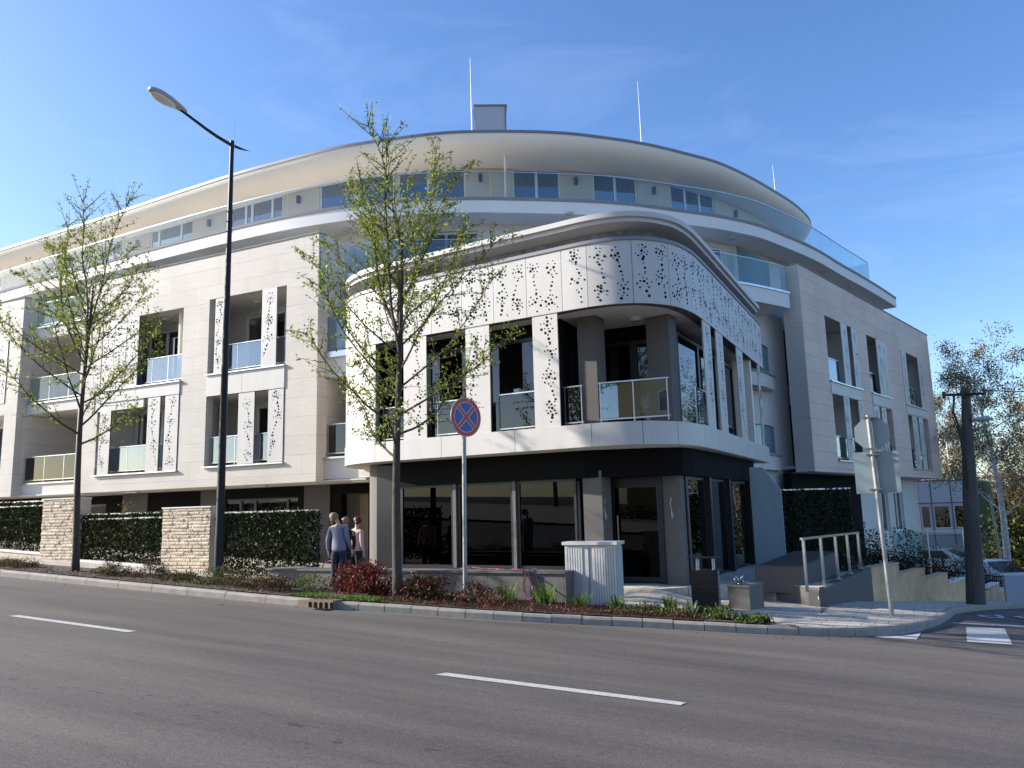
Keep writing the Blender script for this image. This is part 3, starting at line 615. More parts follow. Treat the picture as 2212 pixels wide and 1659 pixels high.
# ---- curved upper storeys
E_ = Path([(-60, 23.2), (-48, 22.6), (-38, 22.1), (-28, 21.5), (-21, 21.32), (-17.5, 21.6), (-15.3, 22.15), (-13.28, 23.0), (-11.75, 23.9), (-10.4, 24.8), (-9.14, 25.7), (-8.1, 26.6), (-7, 27.8), (-5.8, 29.15), (-5.0, 30.25), (-4.33, 31.4), (-3.66, 33.1), (-3.07, 34.7), (-2.6, 36.2), (-1.95, 38.7), (-1.25, 41.2), (-.58, 43.75), (.14, 46.7)], step=.5)
m = MB().mat('bright_render'); bar(m, E_, -5.5, 0, 12.0, 12.45); part(m, 'terrace_slab', smooth=True, angle=30)
m = MB().mat('gravel_grey'); bar(m, E_, -.5, .03, 12.45, 12.56); part(m, 'terrace_edge_trim', smooth=True, angle=30)
# glass parapet of the top terrace: separate sheets
G = E_.off(-.08); a0 = G.by_s(-45); a1 = G.len-4.2
gr = MB().mat('steel'); bar(gr, G.sub(a0, a1, .4), -.02, .02, 13.52, 13.545); GR = part(gr, 'glass_railing', smooth=True, angle=30)
a = a0; wsh = (a1-a0)/44
while a < a1-.1:
    g = MB().mat('rail_glass'); bar(g, G.sub(a+.012, a+wsh-.012, .4), -.008, .008, 12.56, 13.52); g.build('glass_panel', GR, smooth=True, angle=30); a += wsh
pe, de = G.at(a1); frE = Fr(pe, (-de[1], de[0])); g = MB().mat('rail_glass'); g.fbox(frE, 0, 2.5, -.01, .01, 12.56, 13.52); g.build('glass_panel', GR)
# top storey wall, split around the windows
W4 = E_.off(-2.65); z4 = 14.90
groups = [(-52, -48, (.5,)), (-46, -42.5, (.5,)), (-38.6, -36.2, (.5,)), (-33.9, -32.3, (.5,)), (-30.3, -27.4, (.2, .72)), (-25.1, -22.1, (.3, .42, .8)), (-20.2, -18.55, (.0,)), (-18.4, -16.9, ()), (-16.75, -15.6, ()), (-15.5, -14.3, ()), (-12.75, -11.2, (.5,)), (-10.15, -8.8, (.5,)), (-7.75, -6.45, (.33, .66))]
cur = 0; wl = MB().mat('tan_render')
for (s0, s1, bars) in groups:
    b0, b1 = W4.by_s(s0), W4.by_s(s1)
    if b0-cur > .05: bar(wl, W4.sub(cur, b0, .4), -.25, 0, 12.4, 14.98)
    bar(wl, W4.sub(b0, b1, .6), -.25, 0, z4, 14.98); cur = b1
bar(wl, W4.sub(cur, W4.len-2, .5), -.25, 0, 12.4, 14.98); part(wl, 'upper_wall', smooth=True, angle=30)
for (s0, s1, bars) in groups:
    p0, _ = W4.at(W4.by_s(s0)); p1, _ = W4.at(W4.by_s(s1)); fr = Fr(p0, (p1[0]-p0[0], p1[1]-p0[1])); L_ = math.dist(p0, p1)
    w = window(B, fr, 0, L_, 12.5, z4-.05, n=-.06, bars=bars)
    if s0 > -21:
        m = MB().mat('blind_grey'); m.fbox(fr, .09, L_-.09, -.20, -.17, 13.6 if s0 < -14 else 14.45, z4-.12); m.build('roller_blind', w)
    m = MB().mat('white_panel'); m.fbox(fr, 0, L_, -.12, -.02, z4-.05, z4); m.build('blind_box', w)
for s in (-35, -31.1, -26.3, -21.2, -13.8, -10.7, -8.3, -5.9):
    p, d = W4.at(W4.by_s(s)); fr = Fr(p, d); m = MB().mat('black_metal'); m.fbox(fr, -.06, .06, 0, .12, 14.25, 14.55); part(m, 'wall_lamp')
p, d = W4.at(W4.by_s(-13.1)); m = MB().mat('frame_white'); m.cyl(p[0]+d[1]*1.2, p[1]-d[0]*1.2, 12.5, 15.0, .035, 10); part(m, 'downpipe')
# roof with its hull-shaped soffit
R_ = Path([(-60, 24.4), (-48, 23.8), (-40, 23.4), (-33.5, 23.1), (-27.7, 22.7), (-23.4, 22.45), (-20.8, 22.45), (-19, 22.5), (-17.6, 22.65), (-16, 23.0), (-14.6, 23.35), (-13.5, 23.75), (-11.9, 24.6), (-10.5, 25.5), (-9.5, 26.35), (-7.95, 27.95), (-6.65, 29.75), (-5.75, 31.2), (-4.9, 33.3), (-4.2, 35.5), (-3.72, 37.2), (-3.42, 38.7), (-3.28, 40.0), (-3.38, 41.2), (-3.8, 42.4), (-4.7, 43.4), (-6, 44.0)], step=.4)
m = MB().mat('cream_render'); sweep(m, R_, [(0, 15.34), (-.01, 15.26), (-.07, 15.12), (-.19, 14.99), (-.38, 14.88), (-.65, 14.81), (-1.0, 14.78), (-1.6, 14.79), (-3.2, 14.95), (-3.2, 15.34)]); part(m, 'roof_soffit', smooth=True, angle=40)
m = MB().mat('roof_edge'); sweep(m, R_, [(.025, 15.31), (.025, 15.42), (-.1, 15.44), (-.1, 15.345)]); part(m, 'roof_edge', smooth=True, angle=30)
m = MB().mat('gravel_grey'); inner = R_.off(-.12); pts = [p for p in inner.p[::2]]+[(-14, 50), (-60, 50)]; m.prism(pts, 15.2, 15.38); part(m, 'roof')
fc = Fr((-14.45, 26.6), (.88, .48)); m = MB().mat('panel_blue_grey'); m.fbox(fc, 0, 1.22, -1.0, 0, 15.3, 17.95); m.mat('roof_edge'); m.fbox(fc, -.06, 1.3, -1.05, .05, 17.95, 18.01); m.fbox(fc, 1.2, 1.26, -.9, .03, 15.4, 17.94)
m.mat('white_panel'); m.fbox(fc, -.1, -.02, -.9, .02, 15.3, 17.8); part(m, 'chimney')
for (x, y, z, r) in ((-14.82, 27, 20.4, .022), (-8.88, 31, 19.7, .022), (-4.4, 37, 17.3, .02)):
    m = MB().mat('frame_white'); m.tube([(x, y, 15.3), (x-.01, y, 15.3+(z-15.3)*.5), (x-.03, y, z)], [r, r*.8, r*.35], 8); m.cyl(x, y, 15.3, 15.55, .09, 12); part(m, 'lightning_rod')
m = MB().mat('steel'); m.tube([(-16.2, 24.2, 15.5), (-14.8, 25.2, 15.5), (-13.2, 25.6, 15.52)], .012, 6); m.tube([(-14.82, 27, 16.4), (-14.6, 26.9, 16.1), (-13.4, 26.9, 15.7)], .012, 6); part(m, 'lightning_conductor')

# ---- third floor: wall, terrace edge and glass
W3 = E_.off(-1.15); wl = MB().mat('white_render'); cur = W3.by_s(-48)
g3 = [(-15.3, -13.2, 'louver'), (-12.1, -10.1, (.35, .68)), (-6.5, -5.85, (.5,))]
for (s0, s1, b) in g3:
    b0, b1 = W3.by_s(s0), W3.by_s(s1); bar(wl, W3.sub(cur, b0, .4), -.25, 0, 9.0, 12.0); bar(wl, W3.sub(b0, b1, .6), -.25, 0, 11.75, 12.0); cur = b1
bar(wl, W3.sub(cur, W3.by_s(-1.5), .4), -.25, 0, 9.0, 12.0); part(wl, 'third_floor_wall', smooth=True, angle=30)
for (s0, s1, b) in g3:
    p0, _ = W3.at(W3.by_s(s0)); p1, _ = W3.at(W3.by_s(s1)); fr = Fr(p0, (p1[0]-p0[0], p1[1]-p0[1])); L_ = math.dist(p0, p1)
    if b == 'louver':
        w = window(B, fr, 0, L_, 9.5, 11.75, n=-.1, bars=(.5,)); m = MB().mat('blind_grey')
        for k in range(24): z = 9.6+k*.088; m.hexa([fr.P(.05, -.02, z), fr.P(L_-.05, -.02, z), fr.P(L_-.05, .03, z-.03), fr.P(.05, .03, z-.03), fr.P(.05, -.02, z+.006), fr.P(L_-.05, -.02, z+.006), fr.P(L_-.05, .03, z-.024), fr.P(.05, .03, z-.024)])
        m.build('venetian_blind', w)
    else: window(B, fr, 0, L_, 9.5, 11.75, n=-.05, bars=b)
T3 = Path([(-15.9, 20.4), (-14.6, 20.7), (-13.35, 21.2), (-12, 21.95), (-10.97, 22.57), (-9.5, 23.5), (-8, 24.75), (-6.8, 25.8), (-5.6, 27.05), (-4.64, 28.44), (-4.13, 29.29), (-3.66, 30.16), (-3.45, 30.6)])
m = MB().mat('bright_render'); bar(m, T3, -2.6, 0, 8.9, 9.45); part(m, 'balcony_slab', smooth=True, angle=30)
m = MB().mat('steel'); bar(m, T3, -.2, .05, 9.45, 9.52); part(m, 'balcony_edge_trim', smooth=True, angle=30)
g = MB().mat('steel'); T3g = T3.off(-.05); bar(g, T3g, -.015, .015, 10.49, 10.51); GR3 = part(g, 'glass_railing', smooth=True, angle=30)
k = 14
for i in range(k):
    g = MB().mat('rail_glass'); bar(g, T3g.sub(T3g.len*i/k+.01, T3g.len*(i+1)/k-.01, .4), -.008, .008, 9.52, 10.49); g.build('glass_panel', GR3, smooth=True, angle=30)
def divider(p0, p1, z0, z1, z2):
    m = MB().mat('frosted_glass'); d = Fr(p0, (p1[0]-p0[0], p1[1]-p0[1])); L_ = math.dist(p0, p1)
    m.add([d.P(0, .01, z0), d.P(L_, .01, z0), d.P(L_, .01, z1), d.P(0, .01, z2), d.P(0, -.01, z0), d.P(L_, -.01, z0), d.P(L_, -.01, z1), d.P(0, -.01, z2)], [(0, 1, 2, 3), (7, 6, 5, 4), (0, 3, 7, 4), (1, 5, 6, 2), (3, 2, 6, 7), (0, 4, 5, 1)]); part(m, 'glass_divider')
for x in (-33, -28.6, -24, -18.6): divider((x, 19.7), (x+.05, 22.6), 10.3, 11.95, 10.75)
divider((-14.3, 21.0), (-14.9, 23.6), 9.5, 11.95, 10.6); divider((-4.0, 29.9), (-5.4, 31.6), 9.5, 11.95, 10.6)
for (x, y, z) in ((-9.9, 25.0, 12.0), (-5.4, 30.6, 12.0), (-3.6, 34.9, 12.0), (-17.6, 22.4, 12.0), (-2.7, 37.5, 12.0), (-1.8, 41, 12.0)): ceiling_light(B, x, y, z, .17)
# white wall between pavilion and wing, with two balconies
WW = E_.off(-.1); m = MB().mat('bright_render'); bar(m, WW.sub(WW.by_s(-16), WW.by_s(-4.0), .4), -.25, 0, -.3, 9.0); part(m, 'courtyard_wall', smooth=True, angle=30)
for z in (F1, F2):
    pts = [(-6.2, 27.2), (-4.95, 28.5), (-4.45, 29.75), (-4.28, 31.2), (-5.2, 31.8), (-7.2, 29)]
    m = MB().mat('white_render'); m.prism(pts, z-.5, z); part(m, 'balcony_slab')
    m = MB().mat('gravel_grey'); m.prism([(-6.2, 27.16), (-4.9, 28.45), (-4.4, 29.72), (-4.22, 31.2), (-4.5, 31.25), (-4.7, 29.9), (-5.3, 28.8), (-6.3, 27.6)], z, z+.06); part(m, 'balcony_edge_trim')
    pp = Path([(-6.2, 27.25), (-4.98, 28.55), (-4.5, 29.8), (-4.42, 30.9)]); g = MB().mat('frosted_glass'); bar(g, pp, -.01, .01, z+.12, z+1.05); gl = MB().mat('black_metal'); bar(gl, pp, -.02, .02, z+1.05, z+1.09); q = part(gl, 'railing'); g.build('glass_panel', q)

# ---- stone wing along the side street
FW = Fr((-3.08, 30.83), RD)
ops = [(2.38, 6.15, 6.44, 9.05), (7.46, 10.2, 6.44, 9.05), (12.68, 16.4, 6.38, 9.05), (2.5, 6.12, 3.34, 5.93), (7.5, 10.28, 3.34, 5.9), (12.85, 16.5, 3.26, 5.88)]
m = MB().mat('travertine_wing'); wall_open(m, FW, 0, 18.22, 2.86, 10.62, .3, ops); m.mat('travertine_front'); m.prism([(-3.75, 30.95), (-3.082, 30.832), (-3.0, 31.2), (-3.45, 33.0), (-3.9, 33.0)], 2.86, 10.60); part(m, 'stone_facade')
m = MB().mat('gravel_grey'); m.fbox(FW, -.02, 18.24, -.33, .03, 10.62, 10.66); part(m, 'parapet_cap')
for i, o in enumerate(ops):
    u0, u1, z0, z1 = o; c = (u0+u1)/2
    loggia(u0, u1, z0, z1, 1.3, u0+.15, c+.1, (.5,), light=False, fr=FW); sill(FW, u0, u1, z0)
    if i < 3:
        m = MB().mat('white_panel'); m.fbox(FW, u0+.02, u1-.02, -.1, .03, 5.94, z0-.05); part(m, 'spandrel_panel')
railing(B, FW, 2.45, 4.1, 6.46, n=-.15, posts=2); railing(B, FW, 7.5, 8.8, 6.46, n=-.15, posts=2, glass='dark_glass'); railing(B, FW, 13.5, 15.6, 6.4, n=-.15, posts=2)
railing(B, FW, 2.55, 6.0, 3.36, n=-.15, posts=3); railing(B, FW, 7.6, 10.2, 3.36, n=-.15, posts=3, glass='dark_glass'); railing(B, FW, 12.9, 16.4, 3.3, n=-.15, posts=3)
for a, b, z0, z1 in ((4.14, 4.87, 6.45, 9.03), (5.43, 6.12, 6.45, 9.03), (8.78, 10.18, 6.45, 9.03), (12.7, 13.48, 6.39, 9.03), (15.65, 16.38, 6.39, 9.03), (3.73, 4.38, 3.35, 5.92), (5.52, 6.1, 3.35, 5.92), (7.52, 8.3, 3.35, 5.88), (8.62, 9.3, 3.35, 5.88), (13.52, 14.34, 3.27, 5.86), (14.68, 15.42, 3.27, 5.86)):
    sd_ += 1; perf_panel(B, FW, a, b, z0, z1, n=.02, seed=sd_)
# wing ground floor
FG = Fr((-3.08-.9*RD[1], 30.83+.9*RD[0]), RD); m = MB().mat('white_render'); wall_open(m, FG, 7.6, 16.4, -2.2, 2.86, .3, [(10.0, 11.5, 0.3, 2.2), (12.4, 13.9, 0.3, 2.2)])
m.mat('dark_cladding'); m.fbox(FG, 0, 7.6, -.3, 0, -1.2, 2.86); part(m, 'ground_floor_wall')
for a in (10.0, 12.4): window(B, FG, a, a+1.5, .3, 2.2, n=-.1, bars=(.5,))
m = MB().mat('white_render'); m.prism([(-4.2, 31.2), (-3.05, 31.2), (1.45, 48.3), (-1.5, 48.3)], 2.84, 2.855); m.prism([(-4.6, 31.5), (-3.5, 31.5), (1.0, 48.2), (-2.5, 48.2)], 3.0, 3.1); part(m, 'wing_soffit')
# solid core of the block so that no daylight leaks through
m = MB().mat('white_render')
m.prism([(-48, 22.9), (-17, 22.9), (-14.5, 24), (-11, 27), (-8.5, 29.5), (-6.5, 32.5), (-5.4, 34), (-1.2, 48), (-14, 50), (-48, 50)], -2.5, 11.95)
part(m, 'building_core')
m = MB().mat('blind_grey'); m.prism([(-58, 28), (-20, 26), (-14.5, 27.3), (-10.5, 30.5), (-8.2, 34), (-6.5, 40), (-14, 50), (-58, 50)], 12.5, 14.9); part(m, 'upper_core')
# ground floor of the main block, set back under the stone front
m = MB().mat('dark_cladding'); FGF = Fr((0, 21.5), (1, 0)); wall_open(m, FGF, -48, -14.6, -.5, 2.74, .3, [(-31, -28.6, .5, 2.4), (-22.3, -18.85, .5, 2.38), (-17.0, -15.9, 0.0, 2.42)])
m.mat('granite_dark'); m.fbox(FGF, -18.55, -17.45, 0, .04, 0, 2.74); m.fbox(FGF, -23.4, -22.5, 0, .04, 0, 2.74); m.fbox(FGF, -27.6, -26.2, 0, .04, 0, 2.74); part(m, 'ground_floor_wall')
window(B, FGF, -22.3, -18.85, .5, 2.38, n=-.08, bars=(.22, .42, .85), frame='frame_dark', pane='dark_glass', curtain='curtain_light'); window(B, FGF, -31, -28.6, .5, 2.4, n=-.08, bars=(.5,), frame='frame_dark', pane='dark_glass')
m = MB().mat('tan_render'); m.fbox(FGF, -17.0, -15.9, -1.2, -1.0, 0, 2.42); m.fbox(FGF, -15.95, -15.9, -1.0, -.3, 0, 2.42); part(m, 'entrance_wall')
m = MB().mat('white_render'); m.box(-48, -14.6, 19.61, 22.5, 2.752, 2.80); part(m, 'soffit')
for x in (-25.0, -19.0, -14.9): m = MB().mat('lamp_glass'); m.box(x-.3, x+.3, 19.75, 19.95, 2.69, 2.75); part(m, 'ceiling_light')

# ================================================================= corner pavilion (part of the same building)
PO = Path([(-14.6, 21.6), (-14.74, 20.6), (-14.76, 19.7), (-14.6, 18.85), (-14.2, 18.1), (-13.6, 17.55), (-12.85, 17.22), (-12.0, 17.07), (-11.0, 16.96), (-9.6, 16.82), (-8.2, 16.68), (-7.0, 16.56), (-6.3, 16.49), (-5.8, 16.5), (-5.35, 16.6), (-4.95, 16.82), (-4.62, 17.17), (-4.38, 17.6), (-4.25, 18.15), (-4.19, 18.8), (-4.16, 20.2), (-4.14, 22), (-4.12, 24), (-4.1, 26.0), (-4.09, 27.3)], step=.12)
def S(x): return PO.by_s(x)
def ST(t):
    for i in range(len(PO.p)-1, 0, -1):
        if PO.p[i-1][1] <= t <= PO.p[i][1] and PO.p[i][0] > -5.5: return PO.a[i-1]+(t-PO.p[i-1][1])/(PO.p[i][1]-PO.p[i-1][1])*(PO.a[i]-PO.a[i-1])
    return PO.len
m = MB().mat('joint_dark'); bar(m, PO, -.3, -.035, 3.1, 3.55); bar(m, PO, -.3, -.035, 6.22, 7.64); part(m, 'panel_backing', smooth=True, angle=30)
js = [0.02, S(-14.5), S(-12.47), S(-10.3), S(-8.17), S(-6.2), S(-5.1), S(-4.5), ST(18.6), ST(20), ST(21.6), ST(23.4), ST(25.2), PO.len]
for i in range(len(js)-1): perf_curve(B, PO, js[i], js[i+1], 3.06, 3.57, pattern=False, name='ledge_panel')
js = [0.02, S(-14.72), S(-13.9), S(-12.48), S(-11.5), S(-10.56), S(-9.62), S(-8.68), S(-7.75), S(-6.8), S(-6.15), S(-5.15), S(-4.5), ST(18.25), ST(19.2), ST(20.15), ST(21.1), ST(22.05), ST(23), ST(23.95), ST(24.9), ST(25.85), PO.len]
for i in range(len(js)-1): sd_ += 1; perf_curve(B, PO, js[i], js[i+1], 6.2, 7.66, seed=sd_)
for a, b in ((S(-14.75), S(-12.47)), (S(-11.5), S(-10.75)), (S(-9.54), S(-8.83)), (S(-7.63), S(-6.955)), (ST(19.1), ST(19.89)), (ST(20.45), ST(21.27)), (ST(23.02), ST(23.92)), (ST(26.35), ST(26.75))):
    sd_ += 1; perf_curve(B, PO, a, b, 3.57, 6.2, o=-.02, seed=sd_)
m = MB().mat('roof_edge'); bar(m, PO, -.3, .03, 7.66, 7.74); part(m, 'parapet_cap', smooth=True, angle=30)
m = MB().mat('brick_dark'); bar(m, PO, -.6, -.42, 7.5, 8.3); part(m, 'brick_upstand', smooth=True, angle=30)
m = MB().mat('panel_blue_grey'); 
m = MB().mat('white_panel'); sweep(m, PO, [(0.02, 8.22), (0.02, 8.34), (-.25, 8.38), (-1.4, 8.38), (-1.4, 8.02), (-.5, 8.02), (-.06, 8.12), (-.06, 8.20)]); part(m, 'canopy_rim', smooth=True, angle=25)
inn = PO.off(-1.3).p[::4]
m = MB().mat('gravel_grey'); m.prism(inn, 8.1, 8.3); part(m, 'pavilion_roof')
m = MB().mat('white_render'); m.prism(PO.off(-.3).p[::4], 6.23, 6.5); part(m, 'loggia_ceiling')
m = MB().mat('white_render'); m.prism(PO.off(-.05).p[::4], 3.05, 3.5); part(m, 'floor_slab')
ceiling_light(B, -5.6, 18.2, 6.23, .16)
# first-floor glazing behind the loggia
def dark_glaze(pts, z0, z1, name='window', curtain=None, fw=.09, pane='dark_glass', depth=.9):
    for i in range(len(pts)-1):
        fr = Fr(pts[i], (pts[i+1][0]-pts[i][0], pts[i+1][1]-pts[i][1])); L_ = math.dist(pts[i], pts[i+1])
        window(B, fr, 0, L_, z0, z1, n=0, frame='frame_dark', pane=pane, fw=fw, curtain=curtain, name=name)
dark_glaze([(-12.9, 17.95), (-11.2, 17.75), (-9.3, 17.55), (-7.2, 17.35)], 3.52, 5.9, curtain='curtain')
dark_glaze([(-7.2, 19.0), (-5.95, 19.0), (-4.95, 19.0)], 3.52, 5.85)
dark_glaze([(-4.85, 19.1), (-4.78, 21), (-4.75, 23), (-4.7, 25.2)], 3.52, 6.0)
m = MB().mat('dark_cladding'); m.box(-7.3, -7.18, 17.3, 19.1, 3.5, 6.23); m.fbox(Fr((-12.9, 17.95), (5.7, -.6)), 0, 5.73, -.1, -.02, 5.9, 6.23); m.box(-7.2, -4.9, 19.02, 19.12, 5.85, 6.23)
m.prism([(-14.0, 20.5), (-13.1, 18.2), (-7.4, 19.5), (-5.0, 20.2), (-5.0, 27), (-9, 27)], 3.5, 6.2); part(m, 'inner_wall')
m = MB().mat('cream_render'); m.box(-4.75, -4.2, 25.4, 25.6, 3.5, 6.23); part(m, 'loggia_end_wall')
# columns
def column(x0, x1, t, z0, z1, d=.45, mn='granite_grey', sk=0.0):
    m = MB().mat(mn); m.hexa([(x0, t, z0), (x1, t-sk, z0), (x1+.06, t+d-sk, z0), (x0+.06, t+d, z0), (x0, t, z1), (x1, t-sk, z1), (x1+.06, t+d-sk, z1), (x0+.06, t+d, z1)]); part(m, 'column')
column(-6.80, -6.34, 17.4, 3.5, 6.24); column(-6.80, -6.34, 17.38, -.1, 2.57)
column(-5.38, -4.80, 18.3, 3.5, 6.24, sk=.1); column(-5.2, -4.72, 18.25, -.1, 2.5, sk=.1)
m = MB().mat('granite_grey'); rows = []
pp = Path([(-13.0, 19.6), (-13.42, 19.0), (-13.5, 18.5), (-13.3, 18.05), (-12.9, 17.85), (-12.7, 17.85)], step=.1); bar(m, pp, -.25, 0, -.1, 3.05); part(m, 'column', smooth=True, angle=40)
# ground floor: dark head band, glazing, door
m = MB().mat('dark_cladding')
GP = Path([(-12.95, 18.0), (-12.1, 17.65), (-6.7, 17.3), (-5.95, 17.5), (-5.1, 17.75), (-4.62, 18.1), (-4.52, 18.6), (-4.42, 21), (-4.36, 25.8)], smooth=False)
bar(m, GP, -.4, .0, 2.42, 3.05); part(m, 'head_band')
fr = Fr((-12.1, 17.62), (5.35, -.35)); z0 = .36
for a, b, cu_ in ((0.02, 1.68, None), (1.83, 3.42, None), (3.55, 5.12, 'curtain_light')): window(B, fr, a, b, z0, 2.42, n=-.12, frame='frame_dark', pane='shop_glass', fw=.06, curtain=cu_)
for a_, b_ in ((1.71, 1.80), (3.45, 3.53)): one('granite_grey', 'mullion', a_, b_, -.25, -.06, 0, 2.42, fr=fr)
m = MB().mat('frame_dark'); m.fbox(fr, -.1, 5.2, -.3, .02, -.2, .36); m.mat('frame_dark'); m.box(-12.85, -12.05, 17.75, 17.9, -.1, 3.0); part(m, 'plinth')
# entrance door between the two columns
fd = Fr((-6.44, 18.1), (1.25, .10)); m = MB().mat('frame_dark')
m.fbox(fd, 0, .13, -.1, 0, 0, 2.42); m.fbox(fd, 1.13, 1.26, -.1, 0, 0, 2.42); m.fbox(fd, .13, 1.13, -.1, 0, 2.18, 2.42); m.fbox(fd, .13, 1.13, -.1, 0, .02, .14); dr = part(m, 'door')
g = MB().mat('shop_glass'); g.fbox(fd, .13, 1.13, -.06, -.045, .14, 2.18); g.build('pane', dr)
g = MB().mat('steel'); g.fbox(fd, .2, .23, .05, .08, .75, 1.55); g.fbox(fd, .2, .23, 0, .05, .8, .83); g.fbox(fd, .2, .23, 0, .05, 1.47, 1.5); g.build('handle', dr)
m = MB().mat('window_inside'); m.fbox(fd, -.2, 1.5, -1.6, -1.5, 0, 2.42); m.mat('sign_white'); m.fbox(fd, .2, .6, -1.2, -1.15, .85, 1.1); part(m, 'room_back')
# right-hand glazing
fr = Fr((-4.55, 18.35), (.17, 7.4))
for a, b in ((.02, 1.75), (1.95, 3.9), (4.1, 6.6)): window(B, fr, a, b, -.05, 2.42, n=-.1, frame='frame_dark', pane='dark_glass', fw=.08)
for a_, b_, c_ in ((1.76, 1.94, 2.42), (3.91, 4.09, 2.42), (6.61, 7.4, 3.05)): one('frame_dark', 'mullion', a_, b_, -.2, .02, -.1, c_, fr=fr)
m = MB().mat('granite_dark'); m.box(-5.6, -5.0, 24.8, 25.2, -.3, 3.05); m.prism([(-12.6, 19.3), (-5.2, 19.3), (-5.0, 25.5), (-12.6, 25.5)], -.2, 3.04); part(m, 'inner_wall')
# hanging wires on the columns
for (x, y) in ((-6.31, 17.5), (-4.95, 18.16)):
    m = MB().mat('frame_white'); m.tube([(x, y, 1.92), (x-.03, y-.03, 1.78), (x, y-.03, 1.62), (x+.03, y-.03, 1.52), (x, y-.02, 1.46), (x-.015, y-.02, 1.6)], .006, 5); part(m, 'loose_cable')
# loggia railings
railing(B, Fr((-6.1, 16.78), (1.6, .12)), 0, 1.58, 3.57, n=0, h=.92, posts=3)
frp = Fr((-12.4, 17.15), (5.9, -.6))
for a, b in ((.0, .9), (1.8, 2.9), (3.65, 4.8), (5.45, 5.95)): railing(B, frp, a, b, 3.55, n=-.2, h=.92, posts=2, glass='dark_glass')
railing(B, Fr((-4.33, 18.9), (.1, 7.3)), .0, 1.5, 3.57, n=-.1, h=.95, posts=2); railing(B, Fr((-4.33, 18.9), (.1, 7.3)), 2.3, 4.1, 3.57, n=-.1, h=.3, posts=2, glass='dark_glass')
m = MB().mat('white_panel'); m.box(-8.35, -8.2, 17.05, 17.4, 3.6, 4.6); part(m, 'balcony_box')
# ================================================================= terrace, walls and ramp on the right
FR_ = Fr((-1.95, 18.22), RD)
m = MB().mat('pavers'); q = [(-5.4, 16.9), (-4.3, 18.2), (-3.24, 19.2), (-1.95, 18.24)]+[FR_.P(3.5, -.02, 0)[:2], (-1.0, 30), (-5.4, 30)]; m.prism(q, -.9, -.03); structure(m.build('terrace'))
o = thing('ramp_wall', 'low dark grey granite wall edging the ramp under the steel handrail', 'wall', (-1.95, 18.2, -.42))
m = MB().mat('granite_dark'); P = FR_.P
m.hexa([P(0, 0, -.9), P(3.48, 0, -1.0), P(3.48, -.22, -1.0), P(0, -.22, -.9), P(0, 0, -.10), P(3.48, 0, .15), P(3.48, -.22, .15), P(0, -.22, -.10)])
m.build('side_wall', o); m = MB().mat('granite_dark'); f2 = Fr((-3.26, 19.22), (1.29, -.98)); m.fbox(f2, 0, 1.62, -.2, 0, -.9, -.035); m.build('end_wall', o)
m = MB().mat('steel'); m.tube([P(-.13, .03, -.2), P(-.17, .05, -.26), P(-.15, .05, -.36), P(-.09, .05, -.34), P(-.1, .04, -.22)], .006, 5); m.build('cable_loop', o)
o = thing('planter', 'dark granite planter box with sloping top behind the steel handrail', 'planter', tuple(P(1, -1, -.1)))
m = MB().mat('granite_dark'); m.hexa([P(.28, -.45, -.2), P(2.6, -.45, -.2), P(2.6, -1.5, -.2), P(.28, -1.5, -.2), P(.28, -.45, .36), P(2.6, -.45, .56), P(2.6, -1.5, .56), P(.28, -1.5, .36)]); m.build('box', o)
m = MB().mat('soil'); m.hexa([P(.36, -.53, .3), P(2.52, -.53, .5), P(2.52, -1.42, .5), P(.36, -1.42, .3), P(.36, -.53, .375), P(2.52, -.53, .57), P(2.52, -1.42, .57), P(.36, -1.42, .375)]); m.build('earth', o)
o = thing('handrail', 'stainless steel ramp handrail on five posts above the dark granite wall', 'handrail', tuple(P(0, -.1, -.1)))
m = MB().mat('steel'); m.fbox(FR_, -.46, 3.1, -.13, -.07, .965, 1.01); m.build('top_rail', o)
for u, z in ((-.36, -.04), (.62, .0), (1.52, .06), (2.3, .12), (3.07, .18)): m = MB().mat('steel'); m.fbox(FR_, u-.025, u+.025, -.125, -.075, z-.05, .965); m.fbox(FR_, u-.08, u+.08, -.16, -.04, z-.05, z-.02) if u > 0 else None; m.build('post', o)
o = thing('stepped_wall', 'tan stone boundary wall stepping down along the side street', 'wall', tuple(P(8, 0, -.9)))
for i, (a, b, z) in enumerate(((3.5, 5.77, .13), (5.79, 8.2, -.18), (8.22, 10.67, -.48), (10.69, 13.0, -.80), (13.02, 15.6, -1.12), (15.62, 18.15, -1.38), (18.17, 24, -1.7), (24.02, 32, -2.0))):
    m = MB().mat('sandstone_step'); m.fbox(FR_, a, b, -.25, 0, z-2.2, z-.03); w = m.build('wall_section', o)
    m = MB().mat('coping_white' if i > 2 else 'sandstone_step'); m.fbox(FR_, a-.01, b+.005, -.27, .02, z-.03, z); m.build('coping', w)
o = MB().mat('screen_wall')
o.add([(-4.2, 24.05, -.2), (-3.4, 24.25, -.2), (-3.4, 24.25, 2.1), (-3.85, 24.15, 2.78), (-4.2, 24.05, 2.8), (-4.2, 24.2, -.2), (-3.4, 24.4, -.2), (-3.4, 24.4, 2.1), (-3.85, 24.3, 2.78), (-4.2, 24.2, 2.8)], [(0, 1, 2, 3, 4), (9, 8, 7, 6, 5), (0, 5, 6, 1), (1, 6, 7, 2), (2, 7, 8, 3), (3, 8, 9, 4), (4, 9, 5, 0)])
tag(o.build('glass_wall', loc=(-3.8, 24.2, 0)), 'opaque blue-grey glass wall with slanted top beside the ivy screens', 'wall')

